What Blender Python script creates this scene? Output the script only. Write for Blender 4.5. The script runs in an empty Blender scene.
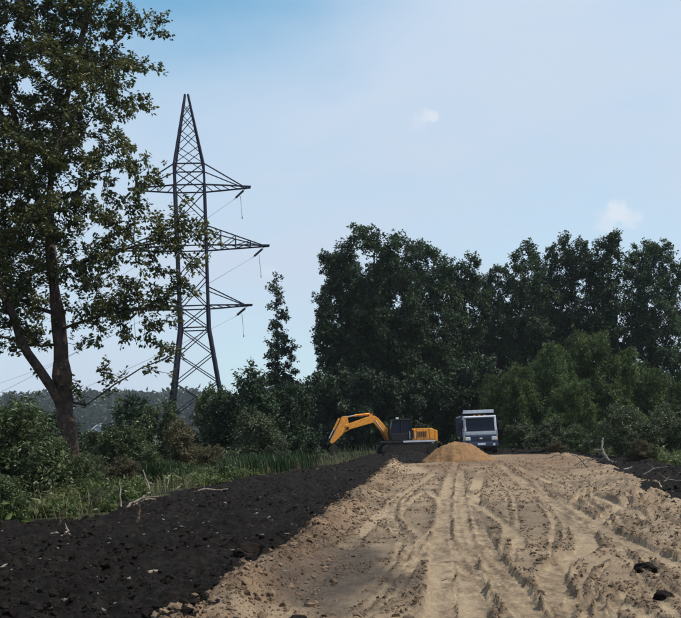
import bpy, bmesh, math, random
import numpy as np
from mathutils import Vector, Matrix

random.seed(7)
RNG = np.random.default_rng(7)
rad = math.radians
SC = bpy.context.scene
COL = SC.collection

# ------------------------------------------------------------------ camera
CAM_H, FPX, PITCH, ROLL = 1.7, 900.0, rad(7.9), rad(2.0)
_F = np.array([0, math.cos(PITCH), math.sin(PITCH)])
_U0 = np.array([0, -math.sin(PITCH), math.cos(PITCH)])
_R0 = np.array([1.0, 0, 0])
_R = math.cos(ROLL) * _R0 - math.sin(ROLL) * _U0
_U = math.sin(ROLL) * _R0 + math.cos(ROLL) * _U0
cd = bpy.data.cameras.new('camera')
cam = bpy.data.objects.new('camera', cd)
COL.objects.link(cam)
cam.matrix_world = Matrix(((_R[0], _U[0], -_F[0], 0), (_R[1], _U[1], -_F[1], 0), (_R[2], _U[2], -_F[2], CAM_H), (0, 0, 0, 1)))
cd.sensor_width = 36.0
cd.lens = 36.0 * FPX / 681.0
cd.clip_start, cd.clip_end = 0.1, 8000
SC.camera = cam

def ray(px, py):
    return _F * FPX + _R * (px - 340.5) - _U * (py - 309.0)
def at(px, py, depth):
    r = ray(px, py)
    return np.array([0, 0, CAM_H]) + r * (depth / r[1])
def gnd(px, py):
    r = ray(px, py)
    return np.array([0, 0, CAM_H]) + r * (-CAM_H / r[2])
def gx(px, depth):
    """ground x of what stands at that depth under the picture column px"""
    r = ray(px, 430.0)
    return r[0] * depth / r[1]

# ------------------------------------------------------------------ sky, sun, exposure
SUN_EL, SUN_AZ = rad(54), rad(103)          # azimuth from the viewing direction towards the right
W = bpy.data.worlds.new('World')
SC.world = W
W.use_nodes = True
nt = W.node_tree
for n in list(nt.nodes):
    nt.nodes.remove(n)
def wn(t, **kw):
    n = nt.nodes.new(t)
    for k, v in kw.items():
        setattr(n, k, v)
    return n
L = nt.links.new
out = wn('ShaderNodeOutputWorld')
bg = wn('ShaderNodeBackground')
bg.inputs[1].default_value = 0.15
L(bg.outputs[0], out.inputs[0])
sky = wn('ShaderNodeTexSky', sky_type='NISHITA', sun_disc=False, sun_elevation=SUN_EL, sun_rotation=SUN_AZ,
         air_density=1.0, dust_density=1.0, ozone_density=.3)
tc = wn('ShaderNodeTexCoord')
def vmath(op, a, b=None):
    n = wn('ShaderNodeVectorMath', operation=op)
    for i, v in enumerate((a, b)):
        if v is None: continue
        if isinstance(v, (tuple, list)): n.inputs[i].default_value = v
        else: L(v, n.inputs[i])
    return n
def fmath(op, a, b=None, clamp=False):
    n = wn('ShaderNodeMath', operation=op, use_clamp=clamp)
    for i, v in enumerate((a, b)):
        if v is None: continue
        if isinstance(v, (int, float)): n.inputs[i].default_value = v
        else: L(v, n.inputs[i])
    return n.outputs[0]
def maprange(v, a, b, c, d):
    n = wn('ShaderNodeMapRange', interpolation_type='SMOOTHSTEP')
    L(v, n.inputs[0])
    for i, x in enumerate((a, b, c, d)): n.inputs[1 + i].default_value = x
    return n.outputs[0]
DIR = tc.outputs['Generated']
sep = wn('ShaderNodeSeparateXYZ'); L(DIR, sep.inputs[0])
# a thin veil of high cloud, stretched and uneven, with a blue opening high on the left
mp = wn('ShaderNodeMapping'); mp.inputs['Scale'].default_value = (1.3, 1.0, 3.2); mp.inputs['Rotation'].default_value = (0, rad(14), 0)
L(DIR, mp.inputs[0])
nz = wn('ShaderNodeTexNoise'); nz.inputs['Scale'].default_value = 2.6; nz.inputs['Detail'].default_value = 7; nz.inputs['Roughness'].default_value = 0.52
L(mp.outputs[0], nz.inputs['Vector'])
blue_dir = Vector(ray(120, -260)).normalized()
dt = vmath('DOT_PRODUCT', DIR, tuple(blue_dir)).outputs['Value']
dtn = fmath('ADD', dt, fmath('MULTIPLY', fmath('SUBTRACT', nz.outputs[0], 0.5), 0.10))
gap = maprange(dtn, 0.925, 0.985, 0.0, 0.95)
veil = fmath('SUBTRACT', maprange(nz.outputs[0], 0.28, 0.66, 0.72, 1.0), gap, clamp=True)
vcol = wn('ShaderNodeMix', data_type='RGBA')
L(maprange(sep.outputs[2], 0.0, 0.55, 0.0, 1.0), vcol.inputs[0])
vcol.inputs[6].default_value = (3.95, 4.62, 5.5, 1)
vcol.inputs[7].default_value = (3.95, 4.72, 5.75, 1)
mx = wn('ShaderNodeMix', data_type='RGBA')
tn_ = wn('ShaderNodeMix', data_type='RGBA', blend_type='MULTIPLY'); tn_.inputs[0].default_value = 1.0
L(sky.outputs[0], tn_.inputs[6]); tn_.inputs[7].default_value = (.96, 1.42, 1.34, 1)
L(veil, mx.inputs[0]); L(tn_.outputs[2], mx.inputs[6]); L(vcol.outputs[2], mx.inputs[7])
last = mx.outputs[2]
# small soft cumulus puffs
nz2 = wn('ShaderNodeTexNoise'); nz2.inputs['Scale'].default_value = 95; nz2.inputs['Detail'].default_value = 4
L(DIR, nz2.inputs['Vector'])
for (px, py, r_, k) in ((430, 116, 10, 0.75), (420, 122, 13, 0.25), (618, 212, 15, 0.8), (607, 221, 17, 0.5), (630, 219, 14, 0.55), (268, 272, 10, 0.25)):
    d0 = Vector(ray(px, py)).normalized()
    dv = vmath('DISTANCE', DIR, tuple(d0)).outputs['Value']
    rr = fmath('ADD', dv, fmath('MULTIPLY', fmath('SUBTRACT', nz2.outputs[0], 0.5), 0.022))
    m = maprange(rr, 0.25 * r_ / 900, r_ / 900, k, 0.0)
    x = wn('ShaderNodeMix', data_type='RGBA')
    L(m, x.inputs[0]); L(last, x.inputs[6]); x.inputs[7].default_value = (5.0, 5.4, 6.0, 1)
    last = x.outputs[2]
L(last, bg.inputs[0])

sl_ = bpy.data.lights.new('sun', 'SUN')
sl_.energy, sl_.angle, sl_.color = 4.8, rad(0.53), (1.0, 0.93, 0.82)
sun = bpy.data.objects.new('sun', sl_)
COL.objects.link(sun)
S = Vector((math.sin(SUN_AZ) * math.cos(SUN_EL), math.cos(SUN_AZ) * math.cos(SUN_EL), math.sin(SUN_EL)))
sun.rotation_euler = S.to_track_quat('Z', 'Y').to_euler()
sun.location = S * 100
vs = SC.view_settings
vs.view_transform, vs.look, vs.gamma, vs.exposure, vs.use_curve_mapping = 'Standard', 'None', 1.0, 0.0, False
SC.render.engine = 'CYCLES'
SC.cycles.use_denoising = True
SC.cycles.max_bounces = 6
SC.cycles.volume_bounces = 1
SC.cycles.transparent_max_bounces = 8

# ------------------------------------------------------------------ materials
def mat(name, color=(.5, .5, .5), rough=.6, metal=0.0, spec=.5, vary=0.0, vscale=6.0, bump=0.0, bscale=30.0, color2=None, stretch=1.0, bdist=.05):
    m = bpy.data.materials.new(name); m.use_nodes = True
    t = m.node_tree; b = t.nodes['Principled BSDF']
    b.inputs['Base Color'].default_value = (*color, 1)
    b.inputs['Roughness'].default_value = rough
    b.inputs['Metallic'].default_value = metal
    b.inputs['Specular IOR Level'].default_value = spec
    if vary or color2:
        o = t.nodes.new('ShaderNodeTexCoord'); n = t.nodes.new('ShaderNodeTexNoise')
        n.inputs['Scale'].default_value = vscale; n.inputs['Detail'].default_value = 6; n.inputs['Roughness'].default_value = .65
        t.links.new(o.outputs['Object'], n.inputs['Vector'])
        r = t.nodes.new('ShaderNodeValToRGB')
        c2 = color2 or tuple(c * (1 - vary) for c in color)
        r.color_ramp.elements[0].position, r.color_ramp.elements[1].position = .36, .64
        r.color_ramp.elements[0].color = (*c2, 1); r.color_ramp.elements[1].color = (*color, 1)
        t.links.new(n.outputs[0], r.inputs[0]); t.links.new(r.outputs[0], b.inputs['Base Color'])
    if bump:
        o = t.nodes.new('ShaderNodeTexCoord'); n = t.nodes.new('ShaderNodeTexNoise')
        n.inputs['Scale'].default_value = bscale; n.inputs['Detail'].default_value = 5
        q = t.nodes.new('ShaderNodeMapping'); q.inputs['Scale'].default_value = (1, 1, stretch)
        t.links.new(o.outputs['Object'], q.inputs[0]); t.links.new(q.outputs[0], n.inputs['Vector'])
        u = t.nodes.new('ShaderNodeBump'); u.inputs['Strength'].default_value = bump; u.inputs['Distance'].default_value = bdist
        t.links.new(n.outputs[0], u.inputs['Height']); t.links.new(u.outputs[0], b.inputs['Normal'])
    return m

def leaf_mat(name, c1, c2, c3, rough=.5, trans=.35, spec=.5):
    """leaf tints c1..c3 spread over single leaves by the face attribute 'tint'"""
    m = bpy.data.materials.new(name); m.use_nodes = True
    t = m.node_tree; b = t.nodes['Principled BSDF']; o = t.nodes['Material Output']
    a = t.nodes.new('ShaderNodeAttribute'); a.attribute_name = 'tint'
    r = t.nodes.new('ShaderNodeValToRGB')
    r.color_ramp.elements[0].color = (*c1, 1); r.color_ramp.elements[1].color = (*c3, 1)
    e = r.color_ramp.elements.new(.55); e.color = (*c2, 1)
    inf = t.nodes.new('ShaderNodeObjectInfo')
    hs = t.nodes.new('ShaderNodeHueSaturation')
    mr = t.nodes.new('ShaderNodeMapRange'); mr.inputs[3].default_value = .8; mr.inputs[4].default_value = 1.2
    t.links.new(inf.outputs['Random'], mr.inputs[0]); t.links.new(mr.outputs[0], hs.inputs['Value'])
    t.links.new(a.outputs['Fac'], r.inputs[0]); t.links.new(r.outputs[0], hs.inputs['Color'])
    t.links.new(hs.outputs[0], b.inputs['Base Color'])
    b.inputs['Roughness'].default_value = rough
    b.inputs['Specular IOR Level'].default_value = spec
    tr = t.nodes.new('ShaderNodeBsdfTranslucent'); t.links.new(hs.outputs[0], tr.inputs[0])
    mxs = t.nodes.new('ShaderNodeMixShader'); mxs.inputs[0].default_value = trans
    t.links.new(b.outputs[0], mxs.inputs[1]); t.links.new(tr.outputs[0], mxs.inputs[2])
    t.links.new(mxs.outputs[0], o.inputs[0])
    return m

M = {}
M['leaf_near'] = leaf_mat('leaf_near', (.028, .038, .014), (.058, .07, .02), (.15, .135, .035), rough=.42, trans=.38)
M['leaf_forest'] = leaf_mat('leaf_forest', (.014, .03, .015), (.032, .06, .025), (.08, .125, .042), rough=.6, trans=.28, spec=.35)
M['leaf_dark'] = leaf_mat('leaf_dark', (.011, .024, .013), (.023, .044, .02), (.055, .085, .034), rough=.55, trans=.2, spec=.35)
M['leaf_willow'] = leaf_mat('leaf_willow', (.03, .056, .017), (.062, .10, .028), (.15, .19, .055), rough=.6, trans=.28, spec=.35)
M['leaf_shrub'] = leaf_mat('leaf_shrub', (.028, .048, .018), (.058, .088, .03), (.15, .175, .075), rough=.42, trans=.28, spec=.45)
M['straw'] = leaf_mat('straw', (.12, .10, .055), (.22, .19, .11), (.36, .31, .19), rough=.7, trans=.3, spec=.3)
M['leaf_brown'] = leaf_mat('leaf_brown', (.05, .05, .025), (.09, .08, .042), (.16, .13, .075), rough=.65, trans=.25, spec=.3)
M['leaf_gray'] = leaf_mat('leaf_gray', (.032, .046, .022), (.058, .078, .036), (.14, .155, .085), rough=.5, trans=.25, spec=.4)
M['verge'] = leaf_mat('verge', (.022, .032, .013), (.036, .05, .02), (.10, .092, .05), rough=.6, trans=.3, spec=.3)
M['grass'] = leaf_mat('grass', (.010, .025, .007), (.018, .043, .011), (.045, .07, .024), rough=.55, trans=.35, spec=.35)
M['weed'] = leaf_mat('weed', (.035, .055, .018), (.065, .095, .028), (.15, .15, .06), rough=.45, trans=.35, spec=.4)
M['bark'] = mat('bark', (.095, .062, .05), .85, spec=.2, color2=(.028, .022, .02), vscale=4, bump=1.0, bscale=11, stretch=.3, bdist=.2)
M['bark_far'] = mat('bark_far', (.07, .06, .05), .85, spec=.2, vary=.5, vscale=3)
M['deadwood'] = mat('deadwood', (.26, .225, .18), .8, spec=.2, color2=(.11, .09, .07), vscale=14)
M['bark_dead'] = mat('bark_dead', (.15, .13, .11), .85, spec=.2, color2=(.06, .05, .045), vscale=9)
M['palewood'] = mat('palewood', (.24, .22, .2), .75, spec=.25, color2=(.09, .08, .07), vscale=10)
M['steel'] = mat('pylon_steel', (.016, .017, .036), .8, metal=0.0, spec=.15, vary=.35, vscale=2.5)
M['insulator'] = mat('insulator', (.03, .034, .04), .9, spec=.05)
M['cable'] = mat('cable', (.16, .165, .175), .5, metal=.3)
M['yellow'] = mat('excavator_paint', (.82, .33, .03), .42, spec=.5, color2=(.52, .19, .02), vscale=5, bump=.1, bscale=20)
M['ochre'] = mat('excavator_worn', (.5, .2, .03), .6, spec=.4, color2=(.22, .10, .03), vscale=5)
M['dark'] = mat('dark_steel', (.011, .011, .013), .6, spec=.3, vary=.4, vscale=5)
M['mud'] = mat('muddy_steel', (.04, .032, .026), .8, spec=.25, color2=(.012, .011, .010), vscale=7, bump=.4)
M['chrome'] = mat('chrome_rod', (.7, .7, .7), .22, metal=1.0)
M['glass'] = mat('glass_dark', (.006, .010, .024), .2, spec=.2)
M['white'] = mat('truck_white', (.48, .53, .6), .4, spec=.5, color2=(.36, .38, .42), vscale=4)
M['blue'] = mat('truck_blue', (.028, .05, .11), .35, spec=.5, color2=(.04, .05, .08), vscale=5)
M['tyre'] = mat('tyre', (.022, .021, .02), .85, spec=.25, color2=(.06, .048, .036), vscale=6)
M['lamp'] = mat('lamp_glass', (.62, .64, .66), .15, spec=.8)
M['plate'] = mat('number_plate', (.72, .73, .75), .4)
M['rubber'] = mat('rubber', (.03, .03, .03), .7)
M['amber'] = mat('amber_glass', (.7, .25, .03), .2)
M['house_wall'] = mat('house_wall', (.3, .38, .47), .8, vary=.15)
M['house_roof'] = mat('house_roof', (.42, .46, .5), .6, vary=.3)
M['clod_dark'] = mat('clod_dark', (.016, .0125, .0108), .95, spec=.08, color2=(.006, .0047, .0042), vscale=5)
M['clod_sand'] = mat('clod_sand', (.2, .14, .092), .95, spec=.1, color2=(.042, .03, .022), vscale=2.2)
M['crumb'] = mat('crumb', (.15, .105, .072), .95, spec=.1, color2=(.035, .027, .022), vscale=2.5)
M['chip'] = mat('wood_chip', (.22, .19, .16), .85, spec=.2, color2=(.06, .052, .045), vscale=1.3)
M['heap'] = mat('heap_sand', (.23, .135, .068), .95, spec=.12, color2=(.15, .088, .045), vscale=2.2, bump=.5, bscale=9)

# ------------------------------------------------------------------ mesh helpers
def np_mesh(name, verts, faces, tint=None, smooth=False, attrs=None):
    """faces: (N,k) int array, all with the same number of corners"""
    verts = np.asarray(verts, np.float32); faces = np.asarray(faces, np.int32)
    me = bpy.data.meshes.new(name)
    me.vertices.add(len(verts)); me.vertices.foreach_set('co', verts.ravel())
    k = faces.shape[1]
    me.loops.add(faces.size); me.loops.foreach_set('vertex_index', faces.ravel())
    me.polygons.add(len(faces)); me.polygons.foreach_set('loop_start', np.arange(0, faces.size, k, dtype=np.int32))
    me.update(calc_edges=True)
    me.polygons.foreach_set('use_smooth', np.full(len(faces), bool(smooth)))
    if tint is not None:
        me.attributes.new('tint', 'FLOAT', 'FACE').data.foreach_set('value', np.asarray(tint, np.float32))
    for kname, v in (attrs or {}).items():
        me.attributes.new(kname, 'FLOAT', 'POINT').data.foreach_set('value', np.asarray(v, np.float32))
    return me

def link(name, me, material=None, parent=None, loc=None):
    o = bpy.data.objects.new(name, me)
    COL.objects.link(o)
    if material is not None and not me.materials: me.materials.append(material)
    if parent is not None: o.parent = parent
    if loc is not None: o.location = loc
    return o
def tag(o, label=None, cat=None, group=None, kind=None):
    if label: o['label'] = label
    if cat: o['category'] = cat
    if group: o['group'] = group
    if kind: o['kind'] = kind
    return o
def empty(name, loc, rz=0.0, scale=1.0):
    o = bpy.data.objects.new(name, None); COL.objects.link(o)
    o.location = loc; o.rotation_euler = (0, 0, rz); o.scale = (scale,) * 3
    o.empty_display_size = .2
    return o

def bm_obj(name, bm, material, parent=None, smooth=False):
    me = bpy.data.meshes.new(name); bm.normal_update(); bm.to_mesh(me); bm.free()
    if smooth: me.polygons.foreach_set('use_smooth', np.ones(len(me.polygons), bool))
    return link(name, me, material, parent)
def add_box(bm, c, s, rot=None, bevel=0.0):
    m = Matrix.Translation(c) @ (rot.to_4x4() if rot else Matrix()) @ Matrix.Diagonal((*s, 1))
    r = bmesh.ops.create_cube(bm, size=1, matrix=m)
    if bevel:
        es = {e for v in r['verts'] for e in v.link_edges}
        bmesh.ops.bevel(bm, geom=list(es), offset=bevel, segments=2, affect='EDGES', profile=.6)
def add_prism(bm, pts, y0, y1, bevel=0.0):
    """polygon in the x-z plane extruded from y0 to y1"""
    a = [bm.verts.new((x, y0, z)) for x, z in pts]; b = [bm.verts.new((x, y1, z)) for x, z in pts]
    fs = [bm.faces.new(a), bm.faces.new(b[::-1])]
    n = len(pts)
    for i in range(n): fs.append(bm.faces.new((a[i], b[i], b[(i + 1) % n], a[(i + 1) % n])))
    bmesh.ops.recalc_face_normals(bm, faces=fs)
    if bevel:
        es = {e for f in fs for e in f.edges}
        bmesh.ops.bevel(bm, geom=list(es), offset=bevel, segments=2, affect='EDGES', profile=.6)
def add_cyl(bm, p, q, r, r2=None, n=12):
    p, q = Vector(p), Vector(q); d = q - p
    m = Matrix.Translation((p + q) / 2) @ d.to_track_quat('Z', 'Y').to_matrix().to_4x4()
    bmesh.ops.create_cone(bm, cap_ends=True, segments=n, radius1=r, radius2=r if r2 is None else r2, depth=d.length, matrix=m)
def box_obj(name, c, s, material, parent, rot=None, bevel=0.0):
    bm = bmesh.new(); add_box(bm, c, s, rot, bevel); return bm_obj(name, bm, material, parent)
def cyl_obj(name, p, q, r, material, parent, r2=None, n=12):
    bm = bmesh.new(); add_cyl(bm, p, q, r, r2, n); return bm_obj(name, bm, material, parent)

# ------------------------------------------------------------------ noise
def vnoise(x, y, seed=0):
    xi = np.floor(x).astype(np.int64); yi = np.floor(y).astype(np.int64)
    fx = x - xi; fy = y - yi
    fx = fx * fx * fx * (fx * (fx * 6 - 15) + 10); fy = fy * fy * fy * (fy * (fy * 6 - 15) + 10)
    def h(a, b):
        n = (a * 374761393 + b * 668265263 + seed * 974711) & 0x7fffffff
        n = ((n ^ (n >> 13)) * 1274126177) & 0x7fffffff
        return ((n ^ (n >> 16)) & 0xffff) / 65535.0
    return (h(xi, yi) * (1 - fx) + h(xi + 1, yi) * fx) * (1 - fy) + (h(xi, yi + 1) * (1 - fx) + h(xi + 1, yi + 1) * fx) * fy
def fbm(x, y, octv=4, seed=0, gain=.5):
    """about -1..1"""
    s = 0; a = 1; t = 0
    for i in range(octv):
        s = s + a * (vnoise(x * 2 ** i + 17.3 * i, y * 2 ** i - 9.1 * i, seed + i) * 2 - 1); t += a; a *= gain
    return s / t
def ss(v, a, b):
    t = np.clip((v - a) / (b - a), 0, 1); return t * t * (3 - 2 * t)

# ------------------------------------------------------------------ the lie of the land
def edge_line(pts):
    g = np.array([gnd(*p)[:2] for p in pts]); i = np.argsort(g[:, 1])
    return g[i, 1], g[i, 0]
SAND_L = edge_line([(60, 760), (190, 618), (250, 578), (298, 545), (345, 505), (383, 474), (392, 462)])
SAND_R = edge_line([(900, 640), (720, 530), (681, 509), (644, 483), (610, 468), (585, 459)])
SOIL_L = edge_line([(-170, 590), (-60, 533), (0, 526), (100, 513), (130, 500), (200, 487), (330, 465), (380, 456.5)])
SOIL_R = edge_line([(900, 500), (740, 474), (681, 465), (620, 457), (560, 451), (505, 449)])
def ep(E, y): return np.interp(y, E[0], E[1])

TRACKS = []   # polylines on the ground (x, y), half width, depth
def track(pts, hw, dep):
    g = np.array([gnd(*p)[:2] for p in pts])
    t = np.linspace(0, len(g) - 1, (len(g) - 1) * 14 + 1)
    i = np.clip(t.astype(int), 0, len(g) - 2); f = (t - i)[:, None]
    p0 = g[np.clip(i - 1, 0, len(g) - 1)]; p1 = g[i]; p2 = g[i + 1]; p3 = g[np.clip(i + 2, 0, len(g) - 1)]
    q = .5 * (2 * p1 + (p2 - p0) * f + (2 * p0 - 5 * p1 + 4 * p2 - p3) * f ** 2 + (3 * p1 - p0 - 3 * p2 + p3) * f ** 3)
    TRACKS.append((q, hw * .84, dep * .85))
track([(436, 760), (439, 640), (441, 580), (443, 530), (447, 492), (453, 470), (458, 462)], .20, .075)
track([(486, 760), (478, 640), (471, 590), (466, 555), (462, 520), (460, 492), (461, 470)], .19, .085)
track([(640, 760), (560, 640), (524, 605), (496, 565), (479, 535), (472, 510), (476, 488), (482, 470)], .22, .09)
track([(700, 760), (606, 640), (566, 602), (552, 575), (566, 560), (588, 546), (580, 527), (556, 505), (532, 488), (512, 474), (500, 464)], .22, .10)
track([(1000, 700), (760, 605), (700, 577), (655, 556), (612, 534), (582, 515), (552, 497), (524, 481), (505, 468)], .22, .09)
track([(1000, 630), (760, 566), (700, 545), (652, 524), (612, 504), (572, 489), (535, 475), (515, 465)], .20, .08)
track([(430, 560), (412, 546), (398, 530), (390, 515), (394, 500), (412, 488), (432, 478)], .12, .055)
track([(436, 548), (422, 536), (410, 524), (405, 512), (410, 502), (424, 492)], .10, .05)
track([(200, 760), (262, 640), (292, 602), (322, 572), (352, 542), (384, 512), (414, 488), (440, 468)], .16, .045)

track([(700, 655), (640, 615), (600, 598), (575, 602), (548, 622), (530, 660)], .13, .06)
track([(690, 480), (640, 497), (600, 520), (572, 545), (556, 572), (556, 605), (575, 650)], .17, .07)
track([(330, 640), (352, 600), (385, 580), (420, 560), (440, 530), (442, 505), (428, 490)], .13, .055)
track([(620, 500), (590, 493), (575, 500), (580, 512), (605, 520), (640, 522)], .10, .05)
track([(470, 500), (500, 520), (520, 545), (525, 575), (515, 610), (500, 660)], .12, .055)

def tread_lines(pts, n, gap, hw=.045, dep=.034):
    g = np.array([gnd(*p)[:2] for p in pts]); t = np.gradient(g, axis=0); t /= np.linalg.norm(t, axis=1)[:, None]
    nrm = np.stack([-t[:, 1], t[:, 0]], 1)
    for i in range(n):
        q = g + nrm * ((i - (n - 1) / 2) * gap)
        tt = np.linspace(0, len(q) - 1, (len(q) - 1) * 8 + 1)
        TRACKS.append((np.stack([np.interp(tt, np.arange(len(q)), q[:, k]) for k in (0, 1)], 1), hw, dep))
_r = np.random.default_rng(404)
for (x0, x1, bend) in ((462, 520, 36), (476, 600, 45), (500, 740, 40), (436, 350, 40), (524, 880, 30)):
    ys = np.array([462, 470, 482, 498, 520, 550, 590, 640])
    sx_ = (ys - 462) / 178.
    tread_lines([(x0 + (x1 - x0) * a + bend * math.sin(math.pi * min(1, a ** .6) * 1.3 + _r.uniform(-.2, .2)), yy_) for a, yy_ in zip(sx_, ys)], 2, _r.uniform(.16, .26), _r.uniform(.04, .055), .024)
tread_lines([(458, 500), (461, 520), (468, 542), (480, 562), (498, 582), (520, 602), (548, 640)], 4, .16)
tread_lines([(432, 478), (410, 488), (396, 502), (394, 516), (402, 530), (416, 543), (432, 552)], 3, .17)
tread_lines([(505, 474), (535, 486), (560, 497), (585, 508), (610, 512), (640, 508), (681, 496)], 3, .17)
tread_lines([(540, 500), (560, 512), (590, 530), (625, 545), (670, 556), (720, 562)], 3, .16)
tread_lines([(600, 640), (585, 605), (580, 585), (590, 568), (612, 556), (645, 552), (690, 556)], 3, .14)
tread_lines([(340, 625), (372, 600), (392, 580), (405, 560), (410, 542)], 3, .15)
tread_lines([(620, 476), (600, 482), (586, 490), (584, 500), (596, 508)], 3, .17)
tread_lines([(670, 590), (640, 585), (615, 590), (600, 604), (596, 625)], 3, .13)

def zones(x, y):
    e = .38 * fbm(x * .9, y * .55, 3, 11) + .16 * fbm(x * 4.2, y * 2.4, 2, 12)
    yend = 50.0 + 8.5 * ss(x, 5.2, 8.0) + 2.5 * fbm(x * .35, y * .1, 3, 13) - ss(x, 10.0, 17.0) * 7
    sand = (x > ep(SAND_L, y) + e) & (x < ep(SAND_R, y) + 1.6 * e) & (y < yend)
    soil = (x > ep(SOIL_L, y) + 1.9 * e - .2) & (x < ep(SOIL_R, y) + 2.5 * e) & (y < 74 + 6 * e) & ~sand
    return sand, soil

def terrain(x, y, detail=True):
    """height, plus how worn / how dug the spot is"""
    x = np.asarray(x, float); y = np.asarray(y, float)
    far = ss(y, 55, 110)
    z = .10 * fbm(x * .16, y * .13, 3, 1) * (1 - .5 * far)
    dl = x - ep(SAND_L, y); dr = ep(SAND_R, y) - x
    near = 1 - ss(y, 44, 60)
    z = z + .55 * np.exp(-((x - 3.4) / 2.6) ** 2 - ((y - 57.0) / 2.4) ** 2) * (.8 + .5 * fbm(x * .9, y * .9, 3, 2))
    ins = ss(dl, -.5, .25) * ss(dr, -.9, .4) * (1 - ss(y, 57, 63))       # inside the sand strip
    ds = ss(x - ep(SOIL_L, y), -.3, .5) * ss(ep(SOIL_R, y) - x, -.6, .6) * (1 - ss(y, 68, 78)) * (1 - ins)
    # sand berm thrown up along the left edge, lower one on the right
    br = fbm(x * 1.6, y * 1.1, 4, 3)
    z = z + .27 * np.exp(-((dl - .22) / .34) ** 2) * (.75 + .9 * br) * near
    z = z + .20 * np.exp(-((dr - .5) / .8) ** 2) * (.5 + br) * (1 - ss(y, 50, 60))
    worn = np.zeros_like(x); ridge = np.zeros_like(x)
    if detail:
        rough = fbm(x * 2.3, y * 2.0, 5, 5, .58)
        lump = np.abs(fbm(x * 5.5, y * 5.0, 3, 6))
        patch = ss(fbm(x * .8, y * .6, 4, 8), -.12, .4)
        grit = np.abs(fbm(x * 13, y * 11, 3, 16, .6))
        z = z + ins * ((.014 + .022 * patch) * rough + .03 * patch * (lump - .2) + (.010 + .024 * patch) * grit + .085 * patch * np.clip(fbm(x * 7.5, y * 6.5, 2, 17) - .22, 0, .5))
        z = z + ds * (.22 * fbm(x * .8, y * .7, 5, 7, .6) + .17 * np.abs(fbm(x * 3.1, y * 3.0, 4, 9, .6)) + .02 * rough)
        z = z + (1 - ins) * (1 - ds) * .06 * fbm(x * .8, y * .8, 3, 10)
        z = z - .05 * ds * ss(-dl, 0, 1.2)
        wob = .10 * fbm(x * .7, y * .7, 2, 15)
        for ti, (q, hw, dep) in enumerate(TRACKS):
            lo = q.min(0) - 1.0; hi = q.max(0) + 1.0
            k = np.nonzero((x > lo[0]) & (x < hi[0]) & (y > lo[1]) & (y < hi[1]))[0] if x.ndim == 1 else None
            if k is None or not len(k): continue
            px, py = x[k], y[k]
            best = np.full(len(k), 9.0); al = np.zeros(len(k)); acc = 0.0
            for i in range(len(q) - 1):
                a, b = q[i], q[i + 1]; d = b - a; ln = math.hypot(*d)
                if ln < 1e-6: continue
                m = (py > min(a[1], b[1]) - .7) & (py < max(a[1], b[1]) + .7) & (px > min(a[0], b[0]) - .7) & (px < max(a[0], b[0]) + .7)
                if m.any():
                    j = np.nonzero(m)[0]
                    t = np.clip(((px[j] - a[0]) * d[0] + (py[j] - a[1]) * d[1]) / ln ** 2, 0, 1)
                    dd = np.hypot(px[j] - a[0] - t * d[0], py[j] - a[1] - t * d[1])
                    w = dd < best[j]
                    best[j[w]] = dd[w]; al[j[w]] = acc + t[w] * ln
                acc += ln
            d = best + wob[k] * .25 + .03 * fbm(px * 5.5, py * 4.5, 2, 60 + ti)
            live = np.ones(len(k)) if ti < 2 else .3 + .7 * ss(fbm(px * .5 + ti, py * .4, 2, 20 + ti), -.3, .05)
            inn = (1 - ss(d, hw * .92, hw * 1.07)) * live
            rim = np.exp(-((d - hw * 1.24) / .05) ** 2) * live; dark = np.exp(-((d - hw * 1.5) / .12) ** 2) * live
            cl = np.clip(.5 + 1.3 * fbm(px * 6.5, py * 3.0, 3, 40 + ti), 0, 2)
            tread = .009 * np.tanh(3 * np.sin(al * 2 * math.pi / .24 + (d / hw) * 2.6)) * ss(fbm(px * .9, py * .6, 2, 80 + ti), -.2, .3)
            z[k] = z[k] * (1 - .75 * inn) + inn * (-dep * (.62 if hw > .06 else .9) + tread + .01 * rough[k] + z[k] * .3) + rim * (1 - .85 * worn[k]) * (.008 + dep * .22) * (1 if hw > .06 else .35) * (.55 + .45 * cl + .8 * grit[k] * cl) * ins[k]
            worn[k] = np.maximum(worn[k], inn); ridge[k] = np.maximum(ridge[k] * (1 - inn), dark * np.clip(cl, 0, 1))  # ridge masks the rims that get painted relief shade and moist sand
    return z, ins, ds, worn, ridge

def ground_z(x, y):
    return float(terrain(np.array([x]), np.array([y]))[0][0])

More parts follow.
